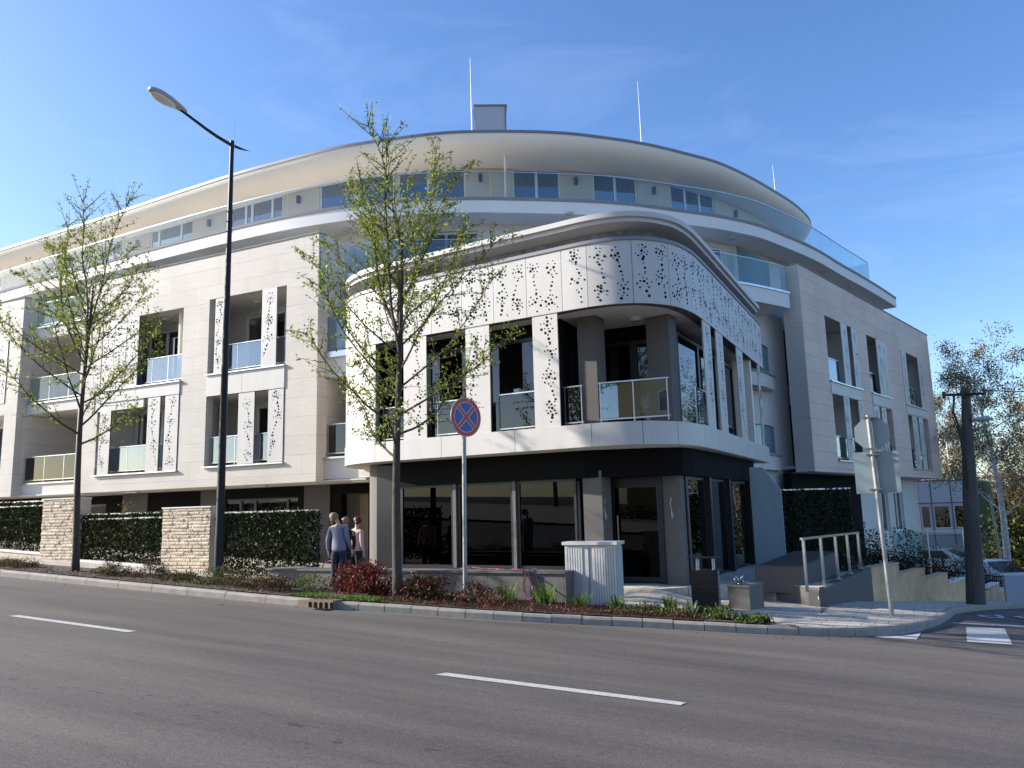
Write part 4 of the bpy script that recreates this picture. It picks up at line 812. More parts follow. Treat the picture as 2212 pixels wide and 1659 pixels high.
# ================================================================= leaves
def leaf_mesh(P_, L_, w_, rng, down=0.2, fold=False):
    """P_: (N,3) attachment points -> arrays of quad verts"""
    n = len(P_); a = rng.normal(size=(n, 3)); a[:, 2] -= down; a /= np.linalg.norm(a, axis=1)[:, None]
    b = np.cross(a, rng.normal(size=(n, 3))); b /= np.linalg.norm(b, axis=1)[:, None]
    s = L_*rng.uniform(.6, 1.25, n)[:, None]; w = w_*rng.uniform(.7, 1.2, n)[:, None]
    return np.stack([P_, P_+a*s*.45+b*w*.5, P_+a*s, P_+a*s*.5-b*w*.5], 1).reshape(-1, 3)
def add_leaves(mb, mats, P_, L_, w_, rng, down=0.2):
    v = leaf_mesh(np.array(P_, float), L_, w_, rng, down); n = len(P_); b = len(mb.v)
    ids = []
    for mn in mats: mb.mat(mn); ids.append(mb.cur)
    mb.v += [tuple(x) for x in v.tolist()]; mb.f += [(b+4*i, b+4*i+1, b+4*i+2, b+4*i+3) for i in range(n)]
    pick = rng.integers(0, len(ids), n) if len(ids) > 1 else np.zeros(n, int); mb.mi += [ids[k] for k in pick.tolist()]

def street_tree(name, label, base, top, leaders, seed, nb, crown0, reach, nleaf, tr=.10, lean=(0, 0)):
    rng = np.random.default_rng(seed); R = random.Random(seed)
    base = Vector(base); T = thing(name, label, 'tree', tuple(base)); tk = MB().mat('bark'); H_ = top-base.z
    pts = []; rs = []
    for i in range(15):
        f = i/14; pts.append(base+Vector((lean[0]*f+.05*math.sin(5*f+seed), lean[1]*f+.05*math.cos(4*f+seed), (H_*.82)*f))); rs.append(tr*(1-.80*f)*(1.18 if i == 0 else 1)+.006)
    tk.tube(pts, rs, 12); trunk = tk.build('trunk', T, smooth=True); cr_ = MB().mat('bark'); LP = []
    def spray(p, d, L_, r0, lvl):
        n = max(3, int(L_/.22)); q = [Vector(p)]; d = Vector(d).normalized(); cur = d.copy()
        for i in range(n):
            cur = (cur+Vector((R.gauss(0, .07), R.gauss(0, .07), R.gauss(.045 if lvl == 0 else .02, .05)))).normalized(); q.append(q[-1]+cur*(L_/n))
        cr_.tube(q, [r0*(1-.85*i/n)+.0018 for i in range(n+1)], 5 if lvl == 0 else 3, caps=False)
        for i in range(1, n+1):
            f = i/n
            if lvl == 0 and f > .18:
                for k in range(2 if f < .9 else 3):
                    sd = (q[i]-q[i-1]).normalized(); o_ = Vector((R.gauss(0, 1), R.gauss(0, 1), R.gauss(.1, .8))); o_ = (o_-sd*o_.dot(sd)).normalized()
                    spray(q[i], sd*.75+o_*.75, L_*R.uniform(.14, .30)*(1.15-f*.6)+.12, r0*.28, 1)
            if lvl >= 1 or f > .3:
                for k in range(5 if lvl else 3): LP.append(q[i-1].lerp(q[i], R.random())+Vector((R.gauss(0, .022), R.gauss(0, .022), R.gauss(0, .022))))
    for j, (dx, dy, h) in enumerate(leaders):
        k = 10 if j == 0 else 8+j; st = pts[k]; en = Vector((base.x+dx, base.y+dy, h)); spray(st, en-st, (en-st).length, rs[k]*.75, 0)
    for b in range(nb):
        f = b/(nb-1); z = crown0+(H_*.80-crown0)*f**.9; i = z/(H_*.82)*14; i0 = min(int(i), 13); st = pts[i0].lerp(pts[i0+1], i-i0)
        az = b*2.39996+R.uniform(-.35, .35)+seed; el = rad(R.uniform(14, 30)+26*f); L_ = reach*(1.0-.42*f)*R.uniform(.72, 1.08)*(.75+.25*min(1, f*5))
        spray(st, (math.cos(az)*math.cos(el), math.sin(az)*math.cos(el), math.sin(el)), L_, .009+.017*(1-f), 0)
    cr_.build('branches', trunk)
    idx = rng.permutation(len(LP))[:nleaf]; P_ = np.array([tuple(LP[i]) for i in idx]); print(name, 'leaf sites', len(LP))
    fl = MB(); add_leaves(fl, ['leaf_spring'], P_, .088, .036, rng, .15); fl.build('crown', T)
    return T
street_tree('street_tree', 'young street tree with pale spring leaves in front of the rounded pavilion', (-8.75, 12.8, PV(-8.75, 12.8)-.03), 8.9, ((-.95, .1, 9.5), (.12, -.1, 9.1), (-1.9, .3, 8.2), (.9, .2, 7.9)), 3, 27, 2.7, 3.6, 18500, tr=.09)
street_tree('street_tree', 'young leafing street tree near the left edge in front of the stone facade', (-17.45, 12.4, PV(-17.45, 12.4)-.03), 8.9, ((-1.7, .2, 9.9), (.0, .2, 9.7), (-2.6, .0, 8.7)), 8, 23, 3.0, 3.2, 12000, tr=.078)

def bush(name, label, cat, c, r, n, mats, L_=.06, w_=.03, seed=0, group=None, stems=10, down=-.2, flat=.25, shell=.55):
    rng = np.random.default_rng(seed); R = random.Random(seed); m = MB().mat('twig')
    for i in range(stems):
        a = R.uniform(0, 6.28); d = R.uniform(.1, .85); e = (c[0]+math.cos(a)*r[0]*d, c[1]+math.sin(a)*r[1]*d, c[2]+r[2]*R.uniform(.9, 1.75)*(1-.4*d*d))
        m.tube([(c[0]+math.cos(a)*.05, c[1]+math.sin(a)*.05, c[2]-.02), ((c[0]+e[0])/2, (c[1]+e[1])/2, c[2]+(e[2]-c[2])*.6), e], [.008, .006, .002], 4)
    nclump = max(6, int(n/55)); cl = rng.normal(size=(nclump, 3)); cl /= np.linalg.norm(cl, axis=1)[:, None]; cl *= rng.uniform(shell, 1, nclump)[:, None]; cl[:, 2] = np.abs(cl[:, 2])*1.9-.1
    k = rng.integers(0, nclump, n); P_ = cl[k]+rng.normal(size=(n, 3))*.17; P_[:, 2] = np.maximum(P_[:, 2], .0)
    P_ = P_*np.array(r)+np.array(c); add_leaves(m, mats, P_, L_, w_, rng, down)
    o = m.build(name, loc=tuple(c)); tag(o, label, cat, group); return o
G_ = lambda x, y, d=.02: (x, y, PV(x, y)+d)
bush('photinia_bush', 'large red-leaved bush beside the woman in grey and left of the tree trunk', 'bush', G_(-9.75, 13.0), (.85, .42, .34), 3600, ['leaf_red', 'leaf_red', 'leaf_mixed'], .085, .034, 1)
bush('photinia_bush', 'dark red and green bush directly behind the base of the centre tree trunk', 'bush', G_(-8.35, 13.05), (.55, .4, .27), 2200, ['leaf_red', 'leaf_mixed', 'leaf_ivy'], .075, .032, 2)
bush('photinia_bush', 'sparse brownish bush behind the pole of the round no stopping sign', 'bush', G_(-7.25, 13.2), (.62, .35, .22), 1200, ['leaf_mixed', 'leaf_dry', 'leaf_red'], .06, .03, 4)
lows = [(-24.5, 12.5, .5, 'yellow tinted low shrub farthest left beside the kerb', ['leaf_yellow', 'leaf_dry']), (-22.6, 12.4, .6, 'low brown twiggy shrub second from the left along the kerb', ['leaf_dry', 'leaf_low']),
        (-21.2, 12.45, .45, 'small yellow green shrub in front of the left rough stone pillar', ['leaf_yellow', 'leaf_low']), (-19.6, 12.35, .85, 'broad dark green shrub just left of the left street tree', ['leaf_low', 'leaf_dry']),
        (-16.1, 12.4, .62, 'green and rust shrub just right of the left street tree trunk', ['leaf_low', 'leaf_dry', 'leaf_rust']), (-15.1, 12.55, .5, 'reddish brown upright shrub before the hedge between the two stone pillars', ['leaf_rust', 'leaf_dry']),
        (-14.2, 12.5, .6, 'dry brown shrub in front of the right rough stone pillar', ['leaf_dry', 'leaf_low', 'leaf_rust']), (-13.35, 12.5, .6, 'green shrub just left of the lamp post foot', ['leaf_low', 'leaf_grass', 'leaf_dry']),
        (-12.6, 12.45, .7, 'low dull shrub just right of the lamp post foot', ['leaf_dry', 'leaf_low']), (-11.9, 12.75, .42, 'taller bright green shrub in front of the low grey wall end', ['leaf_low', 'leaf_grass']),
        (-11.5, 12.3, .55, 'brown twiggy shrub at the kerb left of the storm drain', ['leaf_dry', 'leaf_rust']), (-10.85, 12.7, .45, 'green shrub at the feet of the woman in grey', ['leaf_low', 'leaf_grass'])]
for i, (x, y, r, lab, ms) in enumerate(lows): bush('low_shrub', lab, 'shrub', G_(x, y), (r, .34, .13+.05*(i % 3)), int(1500*r/.5), ms, .05, .02, 20+i, 'low shrubs in the kerbside planting strip', down=-.5)
def cover(name, label, cat, fn, n, mats, L_, w_, hgt, seed, down=-1.0):
    rng = np.random.default_rng(seed); P_ = []
    while len(P_) < n:
        x = rng.uniform(fn[0], fn[1]); lo = kerb_t(x)+fn[2]; hi = min(strip_in(x)-.05, lo+fn[3]); 
        if hi <= lo: continue
        y = rng.uniform(lo, hi); P_.append((x, y, PV(x, y)+.02+abs(rng.normal())*hgt*(.6+.5*math.sin(x*5.3)*math.sin(y*7+x))))
    m = MB(); add_leaves(m, mats, P_, L_, w_, rng, down); o = m.build(name, loc=(fn[0], 13, PV(fn[0], 13))); tag(o, label, cat, kind='stuff'); return o
cover('ground_cover', 'dense reddish brown heath-like ground cover behind the kerb', 'ground cover', (-8.9, -3.3, .2, 1.2), 13000, ['leaf_rust', 'leaf_rust', 'leaf_mixed'], .07, .012, .055, 51)
cover('ground_cover', 'bright green weeds and clover among the kerbside plants', 'ground cover', (-10.6, -8.6, .17, .5), 2600, ['leaf_grass'], .05, .028, .03, 52)
cover('ground_cover', 'mixed low green leaves at the tapering right end of the planting bed', 'ground cover', (-5.0, -2.05, .35, 1.2), 4200, ['leaf_low', 'leaf_grass', 'leaf_low'], .06, .03, .07, 53)
cover('ground_cover', 'dry mulch leaves and sprigs between the left kerbside shrubs', 'ground cover', (-32, -10.4, .17, .9), 9000, ['leaf_dry', 'leaf_low', 'leaf_rust'], .05, .018, .03, 54)
def tuft(label, c, n, h, spread, seed, mats=('leaf_grass',), w=.012):
    R = random.Random(seed); m = MB()
    for i in range(n):
        m.mat(R.choice(mats)); a = R.uniform(0, 6.28); r = R.uniform(0, spread); b = (c[0]+math.cos(a)*r*.5, c[1]+math.sin(a)*r*.5); hh = h*R.uniform(.5, 1.1); d = (math.cos(a)*hh*R.uniform(.15, .55), math.sin(a)*hh*R.uniform(.15, .55)); t = (-math.sin(a)*w, math.cos(a)*w)
        rows = [[(b[0]+d[0]*f*f+t[0]*(1-f*.95)*s_, b[1]+d[1]*f*f+t[1]*(1-f*.95)*s_, c[2]+hh*(f-.25*f*f*f)) for s_ in (-1, 1)] for f in (0, .35, .7, 1)]
        m.grid(rows)
    o = m.build('grass_tuft', loc=tuple(c)); tag(o, label, 'grass', 'grass tufts by the cabinet'); return o
tuft('tall grass tuft in front of the low grey wall left of the pink hose', G_(-7.0, 13.75), 110, .55, .5, 1); tuft('tall grass tuft between the pink hose and the ribbed cabinet', G_(-6.25, 13.85), 130, .6, .45, 2)
tuft('grass tuft at the foot of the ribbed grey cabinet, left side', G_(-5.6, 13.95), 100, .40, .5, 3); tuft('grass tuft at the right corner of the ribbed grey cabinet', G_(-4.95, 14.1), 110, .38, .35, 4)
tuft('broad bladed plant with upright dark green leaves left of the litter bin', G_(-4.0, 14.1), 40, .42, .3, 5, ('leaf_grass', 'leaf_low'), .035); tuft('pale silvery leafed plant at the foot of the litter bin', G_(-3.62, 14.15), 30, .36, .25, 6, ('leaf_pale',), .04)
bush('low_shrub', 'small bright green shrub below the black litter bin', 'shrub', G_(-3.2, 14.2), (.42, .26, .13), 1100, ['leaf_low', 'leaf_grass'], .055, .032, 71); bush('low_shrub', 'last small green shrub at the tip of the planting bed', 'shrub', G_(-2.6, 14.05), (.36, .18, .10), 800, ['leaf_low', 'leaf_grass'], .05, .03, 72)

# ================================================================= garden wall with ivy screens
R0 = random.Random(77)
def rough_pillar(label, x0, x1, y, dep, z0, z1):
    o = thing('stone_pillar', label, 'pillar', ((x0+x1)/2, y, z0), 'rough stone garden pillars')
    if 'rough_stone' not in MATS: mat('rough_stone', (0.56, 0.47, 0.36), 0.85, noise=0.16, nscale=6, bump=.3, bscale=60); mat('smooth_stone', (0.52, 0.43, 0.33), 0.75, noise=0.1, nscale=4)
    m = MB().mat('rough_stone'); rowh = .085; nz = int((z1-z0)/.02); nx = int((x1-x0)/.02); R = random.Random(int(x0*100)); st = {}
    def dsp(x, z):
        r = int((z-z0)/rowh); 
        if r not in st:
            e = [x0]; 
            while e[-1] < x1: e.append(e[-1]+R.uniform(.12, .42))
            st[r] = (e, [R.uniform(.0, .03) for _ in e], [R.uniform(-.2, .2) for _ in e])
        e, d, s_ = st[r]; k = max(0, min(int(np.searchsorted(e, x))-1, len(e)-1)); fz = ((z-z0) % rowh)/rowh
        edge = min(1, 5*min(fz, 1-fz))*min(1, (x-e[k])*40+.2)
        return edge*(.018+d[k]+s_[k]*(x-e[k])*.15)+R.uniform(-.005, .005)
    rows = [[(x0+(x1-x0)*i/nx, y-dsp(x0+(x1-x0)*i/nx, z0+(z1-z0)*j/nz), z0+(z1-z0)*j/nz) for i in range(nx+1)] for j in range(nz+1)]
    m.grid(rows); m.mat('smooth_stone'); m.box(x0, x1, y, y+dep, z0-.3, z1-.001); m.build('body', o)
    m = MB().mat('coping_white'); m.box(x0-.01, x1+.02, y-.05, y+dep+.01, z1, z1+.03); m.build('coping', o)
rough_pillar('rough split stone pillar at the far left behind the street tree', -22.65, -21.2, 15.0, .46, .50, 2.37)
rough_pillar('rough split stone pillar immediately left of the black lamp post', -17.69, -15.97, 15.0, .30, .12, 2.0)
def low_wall(label, x0, x1, za, zb):
    o = thing('garden_wall', label, 'wall', ((x0+x1)/2, 15.0, za-.3)); ga, gb = PV(x0, 15)-.3, PV(x1, 15)-.3
    m = MB().mat('rough_stone'); m.hexa([(x0, 15.03, ga), (x1, 15.03, gb), (x1, 15.3, gb), (x0, 15.3, ga), (x0, 15.03, za-.06), (x1, 15.03, zb-.06), (x1, 15.3, zb-.06), (x0, 15.3, za-.06)]); m.build('wall_body', o)
    m = MB().mat('coping_white'); m.hexa([(x0, 15.0, za-.06), (x1, 15.0, zb-.06), (x1, 15.33, zb-.06), (x0, 15.33, za-.06), (x0, 15.0, za), (x1, 15.0, zb), (x1, 15.33, zb), (x0, 15.33, za)]); m.build('coping', o)
low_wall('low stone wall with white coping at the left edge of the view', -30, -22.66, 1.26, .87); low_wall('low stone wall with white coping between the two rough pillars', -21.19, -17.7, .69, .53)
def ivy(label, p0, p1, za, zb, zt, n, seed, bars=True, mats=('leaf_ivy', 'leaf_ivy', 'leaf_dark'), L_=.075, w_=.05):
    o = thing('ivy_screen', label, 'green screen', ((p0[0]+p1[0])/2, (p0[1]+p1[1])/2, min(za, zb)), 'ivy covered screens'); fr = Fr(p0, (p1[0]-p0[0], p1[1]-p0[1])); L0 = math.dist(p0, p1); rng = np.random.default_rng(seed)
    m = MB().mat('black_metal')
    k = max(2, int(L0/1.2)+1)
    for i in range(k): u = .03+(L0-.06)*i/(k-1); m.fbox(fr, u-.02, u+.02, -.02, .02, min(za, zb)-.5, zt)
    for i in range(9): z = min(za, zb)+(zt-min(za, zb))*i/9; m.fbox(fr, 0, L0, -.004, .004, z, z+.008)
    m.mat('steel'); m.fbox(fr, 0, L0, -.02, .03, zt-.03, zt+.01)
    if bars: m.fbox(fr, 0, L0, .0, .05, zt-.16, zt-.12)
    m.build('frame', o); m = MB().mat('leaf_dark'); u = rng.uniform(0, L0, n); f = rng.uniform(0, 1, n)**.92
    dens = .5+.5*np.sin(u*9+seed)*np.sin(u*3.1); zz = (za+(zb-za)*u/L0)+(zt+.02-(za+(zb-za)*u/L0))*f; nn = rng.normal(0, .055, n)
    P_ = np.array([fr.P(a, b, c) for a, b, c in zip(u, nn, zz)]); add_leaves(m, list(mats), P_, L_, w_, rng, .9); m.build('ivy', o)
    m = MB().mat('hole_black'); 
    return o
ivy('ivy covered screen at the left edge of the view', (-30, 15.2), (-22.7, 15.2), 1.25, .87, 2.36, 14000, 1)
ivy('ivy covered screen between the two rough stone pillars', (-21.15, 15.2), (-17.72, 15.2), .69, .53, 1.92, 8500, 2)
ivy('ivy covered screen right of the lamp post behind the low grey wall', (-15.9, 15.25), (-12.75, 15.3), .30, .45, 1.86, 8500, 3, bars=False)
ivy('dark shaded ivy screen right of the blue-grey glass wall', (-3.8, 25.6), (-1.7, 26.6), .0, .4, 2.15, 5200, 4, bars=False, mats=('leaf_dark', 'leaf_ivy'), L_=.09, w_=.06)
m = MB().mat('smooth_stone'); m.add([(-20.5, 15.3, -.2), (-12.8, 15.3, -.2), (-12.8, 21.2, -.2), (-20.5, 21.2, -.2), (-20.5, 15.3, .30), (-12.8, 15.3, .02), (-12.8, 21.2, .02), (-20.5, 21.2, .30)], MB.BF); structure(m.build('garden_floor'))
bush('yellow_shrub', 'rust yellow shrub rising above the ivy between the stone pillars', 'shrub', (-21.2, 16.6, .9), (.5, .4, .72), 1100, ['leaf_orange', 'leaf_yellow', 'leaf_low'], .07, .035, 90, stems=14)
# low granite planter wall in front of the pavilion
o = thing('low_wall', 'long low grey granite planter wall in front of the pavilion glazing', 'wall', (-9.7, 14.4, 0))
m = MB().mat('granite_grey'); 
for i in range(9): a = -13.32+i*.812; m.box(a+.003, a+.809, 14.22, 14.3, -.5, .52)
m.box(-13.32, -6.03, 14.305, 15.0, -.5, .45); m.box(-6.02, -5.98, 14.22, 15.05, -.5, .52); m.build('wall_body', o)
m = MB().mat('granite_grey'); m.box(-13.36, -5.97, 14.18, 14.62, .52, .56); m.box(-13.36, -12.9, 14.62, 15.3, .5, .54); m.build('coping', o)
m = MB().mat('soil'); m.box(-12.9, -6.03, 14.62, 15.0, .46, .49); m.build('earth', o)
def hose(label, pts, mn, r=.014):
    m = MB().mat(mn); P_ = Path([(p[0], p[2]) for p in pts], step=.04); ys = [p[1] for p in pts]; n = len(P_.p)
    m.tube([(P_.p[i][0], ys[min(int(i/n*len(ys)), len(ys)-1)], P_.p[i][1]) for i in range(n)], r, 6); o = m.build('hose', loc=tuple(pts[0])); tag(o, label, 'hose')
hose('pink garden hose hanging in a loop over the low grey wall', [(-7.2, 14.4, .575), (-6.85, 14.3, .58), (-6.76, 14.14, .58), (-6.82, 14.15, .35), (-6.78, 14.14, .14), (-6.66, 14.12, .06), (-6.60, 14.12, .16), (-6.70, 14.15, .40), (-6.72, 14.16, .585), (-6.6, 14.3, .58)], 'hose_pink')
hose('pink garden hose lying coiled on the wall behind the no stopping pole', [(-8.35, 14.35, .575), (-8.1, 14.4, .61), (-7.8, 14.4, .58), (-7.5, 14.35, .585), (-7.3, 14.3, .575)], 'hose_pink')
hose('pink garden hose arching over the wall left of the woman in grey', [(-11.9, 14.4, .56), (-11.85, 14.4, .66), (-11.68, 14.4, .72), (-11.5, 14.4, .69), (-11.35, 14.4, .57)], 'hose_pink')
hose('thin black hose leaning down from the low wall beside the pink loop', [(-6.66, 14.3, .575), (-6.58, 14.14, .5), (-6.45, 14.05, .3), (-6.35, 13.98, .1)], 'hose_black')

# ================================================================= street furniture
# lamp post: arm reaches over the road
lx, ly = -14.33, 13.73; lz = PV(lx, ly); o = thing('street_lamp', 'tall dark street lamp with a long arm reaching over the road', 'street lamp', (lx, ly, lz))
m = MB().mat('lamp_paint'); m.tube([(lx, ly, lz-.1), (lx, ly, lz+.9), (lx, ly, lz+1.0), (lx, ly, 6.0), (lx, ly, 10.96)], [.105, .105, .095, .075, .048], 16)
for k in range(4):
    for z in (8.6, 8.85, 9.1): m.box(lx-.055+.03*k, lx-.045+.03*k, ly-.075, ly+.075, z, z+.012)
m.build('pole', o, smooth=True, angle=40)
m = MB().mat('lamp_paint'); m.tube([(lx, 14.32, 10.93), (lx, 14.0, 10.87), (lx, 13.68, 10.845), (lx, 13.24, 10.87), (lx, 12.88, 10.92), (lx, 12.53, 10.985), (lx, 12.15, 11.05)], [.004, .03, .042, .04, .036, .033, .03], 10); m.build('arm', o, smooth=True)
m = MB().mat('lamp_head_grey'); rows = []
prof = [(12.32, .03, .03), (12.25, .085, .06), (12.05, .125, .09), (11.8, .155, .12), (11.55, .155, .12), (11.38, .12, .09), (11.28, .05, .04)]
rows = [[(lx+w*math.cos(a), y, 11.06+.10*(12.3-y)+(hh if math.sin(a) > 0 else .03)*math.sin(a)) for a in [2*math.pi*k/16 for k in range(16)]] for y, w, hh in prof]
m.grid(rows, closed=True); b = len(m.v); m.f += [tuple(range(0, 16)), tuple(range(b-16, b))[::-1]]; m.mi += [0, 0]; hd = m.build('lamp_head', o, smooth=True, angle=50)
m = MB().mat('lamp_glass'); rows = [[(lx+w*math.cos(a), y, 11.012+.10*(12.3-y)-.07*math.sqrt(max(0, math.sin(a)))*q) for a in [math.pi*k/10 for k in range(11)]] for y, w, q in ((12.0, .02, .2), (11.92, .09, .6), (11.75, .125, 1), (11.55, .13, 1), (11.4, .09, .7), (11.33, .02, .2))]
m.grid(rows); m.build('lamp_glass', hd, smooth=True)
m = MB().mat('steel'); m.tube([(lx+.07, ly, 10.2), (lx+.08, ly, 11.5)], .004, 4); m.build('antenna', o)
# round no stopping sign
sx, sy = -7.93, 13.83; sz = PV(sx, sy); o = thing('no_stopping_sign', 'round red and blue no stopping sign on a grey pole', 'road sign', (sx, sy, sz))
m = MB().mat('galvanised'); m.tube([(sx, sy, sz-.1), (sx+.02, sy, 2.2), (sx+.04, sy, 3.9)], .042, 14); m.build('pole', o, smooth=True, angle=40)
nn = Vector((.94, -.34, 0)).normalized(); tt = Vector((-nn.y, nn.x, 0)); C0 = Vector((sx+.04, sy, 3.58))+nn*.06; R1 = .39
def sp_(r, a, d=0): return tuple(C0+tt*(r*math.cos(a))+Vector((0, 0, r*math.sin(a)))+nn*d)
def ring(mb, r0, r1, d, a0=0, a1=2*math.pi, k=48):
    if r0 > 0: mb.grid([[sp_(r0, a0+(a1-a0)*i/k, d) for i in range(k+1)], [sp_(r1, a0+(a1-a0)*i/k, d) for i in range(k+1)]])
    else: mb.add([sp_(r1, 2*math.pi*i/k, d) for i in range(k)], [tuple(range(k))])
m = MB().mat('sign_back'); m.tube([tuple(C0-nn*.012), tuple(C0)], R1+.004, 48); m.build('plate', o)
m = MB().mat('sign_white'); ring(m, 0, R1, .002); m.mat('sign_red'); ring(m, .305, R1-.008, .004); m.mat('sign_blue'); ring(m, 0, .295, .004)
for sgn in (1, -1):
    ca, sa = math.cos(math.pi/4)*sgn, math.sin(math.pi/4)
    for hw, d, mn in ((.045, .006, 'sign_white'), (.035, .008, 'sign_red')):
        m.mat(mn); L0 = math.sqrt(.298**2-hw*hw); vs_ = []
        for u, w in ((-L0, -hw), (L0, -hw), (L0, hw), (-L0, hw)): x, z = u*ca-w*sa, u*sa*1+w*ca; vs_.append(tuple(C0+tt*x+Vector((0, 0, z))+nn*(d+(.0006 if sgn < 0 else 0))))
        m.add(vs_, [(0, 1, 2, 3)])
m.build('sign_face', o)
# stop sign seen from behind, square plate under it
sx, sy = -.60, 17.36; sz = PV(sx, sy); o = thing('stop_sign', 'back of an octagonal sign above a square plate on a steel pole', 'road sign', (sx, sy, sz))
m = MB().mat('galvanised'); m.tube([(sx+.03, sy, sz-.1), (sx-.06, sy, 3.42)], .042, 14); m.build('pole', o, smooth=True, angle=40)
for name, pts in (('octagon_plate', [(-.62+.345*math.cos(rad(22.5+45*k)), 3.055+.345*math.sin(rad(22.5+45*k))) for k in range(8)]), ('square_plate', [(-1.0, 1.87), (-.19, 1.885), (-.19, 2.69), (-1.0, 2.69)])):
    m = MB().mat('sign_back'); n = len(pts); m.add([(x, sy+.06, z) for x, z in pts]+[(x, sy+.075, z) for x, z in pts], [tuple(range(n)), tuple(range(n, 2*n))[::-1]]+[(i, i+n, (i+1) % n+n, (i+1) % n) for i in range(n)])
    if n == 8: m.mat('sign_red'); m.add([(-.62+(x+.62)*.97, sy+.078, 3.055+(z-3.055)*.97) for x, z in pts], [tuple(range(n))[::-1]])
    m.build(name, o)
m = MB().mat('steel')
for z in (3.36, 2.74, 2.62, 1.94): m.box(sx-.16, sx+.08, sy-.05, sy+.058, z, z+.025)
m.build('clamps', o)
# ribbed cabinet
o = thing('utility_cabinet', 'light grey ribbed electrical cabinet standing in the grass', 'cabinet', (-5.6, 14.8, -.1))
m = MB().mat('cabinet_grey'); m.box(-6.15, -5.12, 14.63, 15.0, -.25, 1.03)
for i in range(20): a = -6.14+i*.0515; 
for i in range(20):
    a = -6.13+i*.0515
    if not 6.5 < i < 10.2: m.box(a, a+.034, 14.615, 14.632, -.05, .98)
for i in range(7): a = 14.65+i*.05; m.box(-5.121, -5.105, a, a+.033, -.05, .98)
m.build('body', o); m = MB().mat('cabinet_grey'); m.box(-6.19, -5.07, 14.58, 15.04, 1.032, 1.09); m.build('lid', o); m = MB().mat('joint_dark'); m.box(-5.66, -5.655, 14.612, 14.64, -.05, .98); m.build('door_gap', o)
# litter bin
bz = PV(-3.7, 15.8); o = thing('litter_bin', 'black slatted litter bin with a flat raised cover', 'litter bin', (-3.7, 15.9, bz)); fb = Fr((-3.97, 15.62), (1, .12))
m = MB().mat('black_metal'); m.fbox(fb, 0, .5, -.42, 0, bz-.05, .50)
for k in range(8): z = bz+.06+k*.088; m.fbox(fb, .03, .47, 0, .008, z, z+.06)
m.mat('blind_grey')
for k in range(8): z = bz+.04+k*.088; m.fbox(fb, .5, .506, -.38, -.08, z, z+.066)
m.build('body', o); m = MB().mat('black_metal'); m.fbox(fb, -.05, .56, -.46, .06, .72, .735); m.build('cover', o)
for u, n_ in ((.12, -.06), (.42, -.36), (.42, -.06), (.12, -.36)): m = MB().mat('steel'); p = fb.P(u, n_, 0); m.cyl(p[0], p[1], .5, .72, .014, 8); m.build('post', o)
# drinking fountain block
bz = PV(-3.2, 16.6); o = thing('drinking_fountain', 'grey granite block with chrome taps beside the litter bin', 'fountain', (-3.2, 16.6, bz)); fk = Fr((-3.44, 16.42), (.42, -.06))
def blk(z0, z1, e): m.hexa([fk.P(-e, e, z0), fk.P(.42+e, e, z0), (fk.P(.42+e, 0, 0)[0]+.13, fk.P(.42, 0, 0)[1]+.80+e, z0), (fk.P(-e, 0, 0)[0]+.13, fk.P(0, 0, 0)[1]+.80+e, z0), fk.P(-e, e, z1), fk.P(.42+e, e, z1), (fk.P(.42+e, 0, 0)[0]+.13, fk.P(.42, 0, 0)[1]+.80+e, z1), (fk.P(-e, 0, 0)[0]+.13, fk.P(0, 0, 0)[1]+.80+e, z1)])
m = MB().mat('granite_grey'); blk(bz-.05, .12, 0); m.build('block', o); m = MB().mat('granite_grey'); blk(.12, .155, .018); m.build('top_slab', o)
m = MB().mat('steel'); m.tube([(-3.3, 16.6, .155), (-3.34, 16.58, .27), (-3.31, 16.58, .32), (-3.27, 16.58, .27), (-3.25, 16.6, .155)], .014, 8); m.tube([(-3.22, 16.62, .155), (-3.22, 16.62, .26), (-3.17, 16.6, .33)], .018, 8); m.tube([(-3.2, 16.62, .24), (-3.05, 16.6, .165)], .013, 8); m.tube([(-3.3, 16.7, .16), (-3.0, 16.75, .16)], .012, 6); m.build('taps', o, smooth=True)
# storm drain
o = thing('storm_drain', 'rusty cast iron storm drain inlet set in the kerb', 'drain', (-9.7, 11.8, H(-9.7, 11.8))); hz = H(-9.7, 11.75)
m = MB().mat('cast_iron'); m.box(-10.22, -9.42, 11.70, 11.98, hz-.15, hz+.145); 
for i in range(13):
    for j in range(4): m.box(-10.0+i*.05, -9.98+i*.05, 11.73+j*.06, 11.75+j*.06, hz+.145, hz+.153)
m.mat('hole_black')
for i in range(5):
    a = -9.97+i*.122; pts = [(a, hz+.0), (a+.075, hz+.0)]+[(a+.0375+.0375*math.cos(t), hz+.085+.035*math.sin(t)) for t in [math.pi*k/8 for k in range(9)]]
    m.add([(x, 11.697, z) for x, z in pts], [tuple(range(len(pts)))])
m.box(-9.95, -9.4, 11.5, 11.69, hz+.004, hz+.008); m.build('inlet', o)
